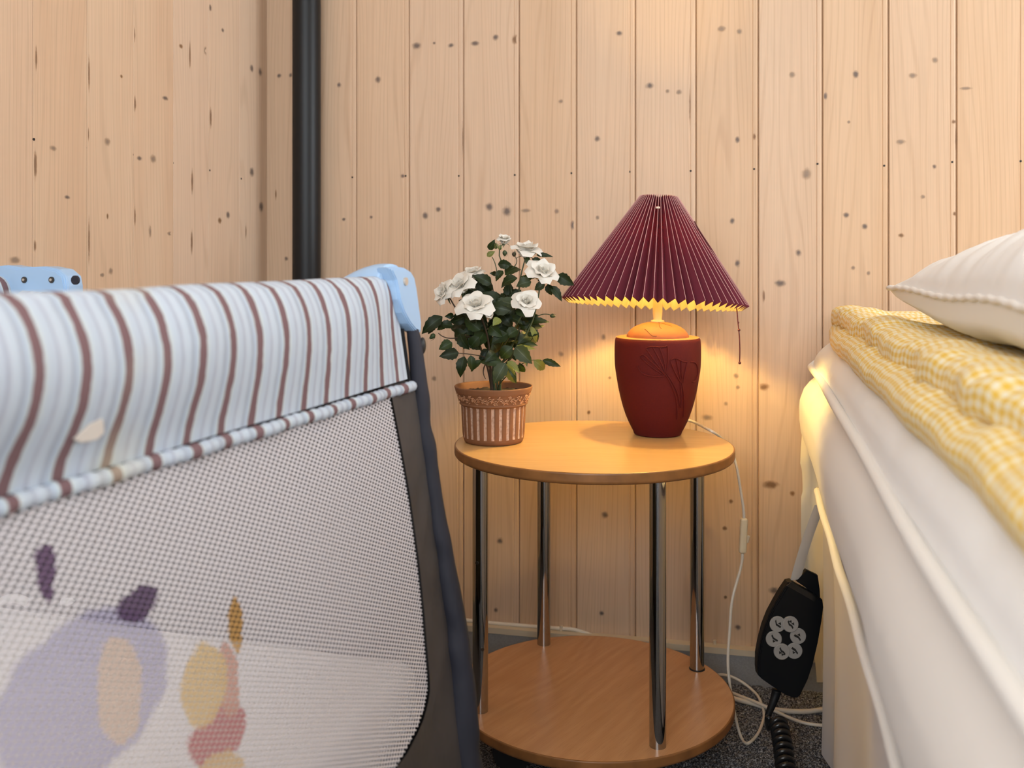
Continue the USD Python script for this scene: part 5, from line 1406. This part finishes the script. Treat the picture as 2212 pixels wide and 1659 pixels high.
# lead: flat strain relief, then the coil
ld = [at(1678, 1490, RY), at(1672, 1512, RY - 0.004), at(1664, 1532, RY - 0.012), at(1658, 1548, RY - 0.02)]
lead = spline(ld, 14)
put("strain_relief", tube(lead, np.linspace(0.0082, 0.0050, 14), 12), "plastic_black", hcn, smooth=True)
cA, cB, cC = at(1679, 1558, 1.575), at(1692, 1620, 1.520), at_z(1716, 1735, 0.0165)
ax_ = spline([cA, cB, cC, cC + np.array([0.02, -0.06, 0.0])], 60)
tt, n1, n2 = frames(ax_)
turns, m = 18, 18 * 20
ph = np.linspace(0, turns * 2 * math.pi, m)
ix = np.linspace(0, len(ax_) - 1, m)
ip = lambda A: np.stack([np.interp(ix, np.arange(len(A)), A[:, k]) for k in range(3)], 1)
coil = ip(ax_) + 0.0118 * (np.cos(ph)[:, None] * ip(n1) + np.sin(ph)[:, None] * ip(n2))
coil[:, 2] = np.maximum(coil[:, 2], 0.0042)
join = spline([lead[-1], lead[-1] + np.array([-0.002, -0.012, -0.014]), coil[0] + (coil[0] - coil[3]) * 0.6, coil[0]], 16)
put("coiled_lead", tube(np.vstack([join[:-1], coil]), 0.0046, 8), "plastic_black_gloss", hcn, smooth=True, label="black coiled lead")

# ------------------------------------------------------------------ cables
e1 = thing("extension_cord", "thicker white cord lying on the carpet from shelf to bed", "cord")
put("cord", tube(spline([at_z(x, y, 0.0045) for x, y in ((1480, 1478), (1540, 1490), (1592, 1511), (1630, 1521), (1660, 1530), (1700, 1536), (1740, 1537), (1775, 1533), (1830, 1525))], 80), 0.0046, 10), "cable_white", e1, smooth=True)
e2 = thing("thin_cord", "thinner white cord crossing over the thicker one on the carpet", "cord")
put("cord", tube(spline([np.array(at_z(x, y, z)) for x, y, z in ((1480, 1470, .004), (1540, 1482, .004), (1592, 1501, .007), (1640, 1520, .012), (1668, 1533, .012), (1700, 1548, .006), (1735, 1561, .004), (1780, 1567, .004), (1840, 1566, .004))], 80), 0.0030, 10), "cable_white", e2, smooth=True)


def on_wall(px, py, out):
    u, z, t, r = wall_hit(px, py, O_B, EX, -EN)
    return O_B + EX * u - EN * out + EZ * z


wc = thing("wall_cable", "white cable clipped along the pine wall above the skirting", "cable")
put("cable", tube(spline([on_wall(x, y, 0.004 if x < 1260 else 0.006) for x, y in ((640, 1296), (800, 1314), (1005, 1338), (1060, 1344), (1120, 1349), (1180, 1354), (1213, 1356), (1235, 1357.5), (1258, 1363), (1285, 1372), (1330, 1386))], 90), 0.0040, 10), "cable_white", wc, smooth=True)


def clip(px, py):
    p = on_wall(px, py, 0.004)
    Rm = np.stack([EX, -EN, EZ], 1)
    cp = put("clip", xf(rbox((0.0065, 0.009, 0.012), 0.002, 0.006), Rm, p), "trim_cream", wc, smooth=40)
    c = trimesh.creation.cylinder(radius=0.0012, height=0.004, sections=10)
    put("clip_nail", xf((c.vertices, c.faces), np.stack([EX, EZ, -EN], 1) @ np.eye(3), p + EZ * 0.0055 - EN * 0.0045), "rivet_metal", cp)


clip(1213, 1356); clip(1544, 1387)
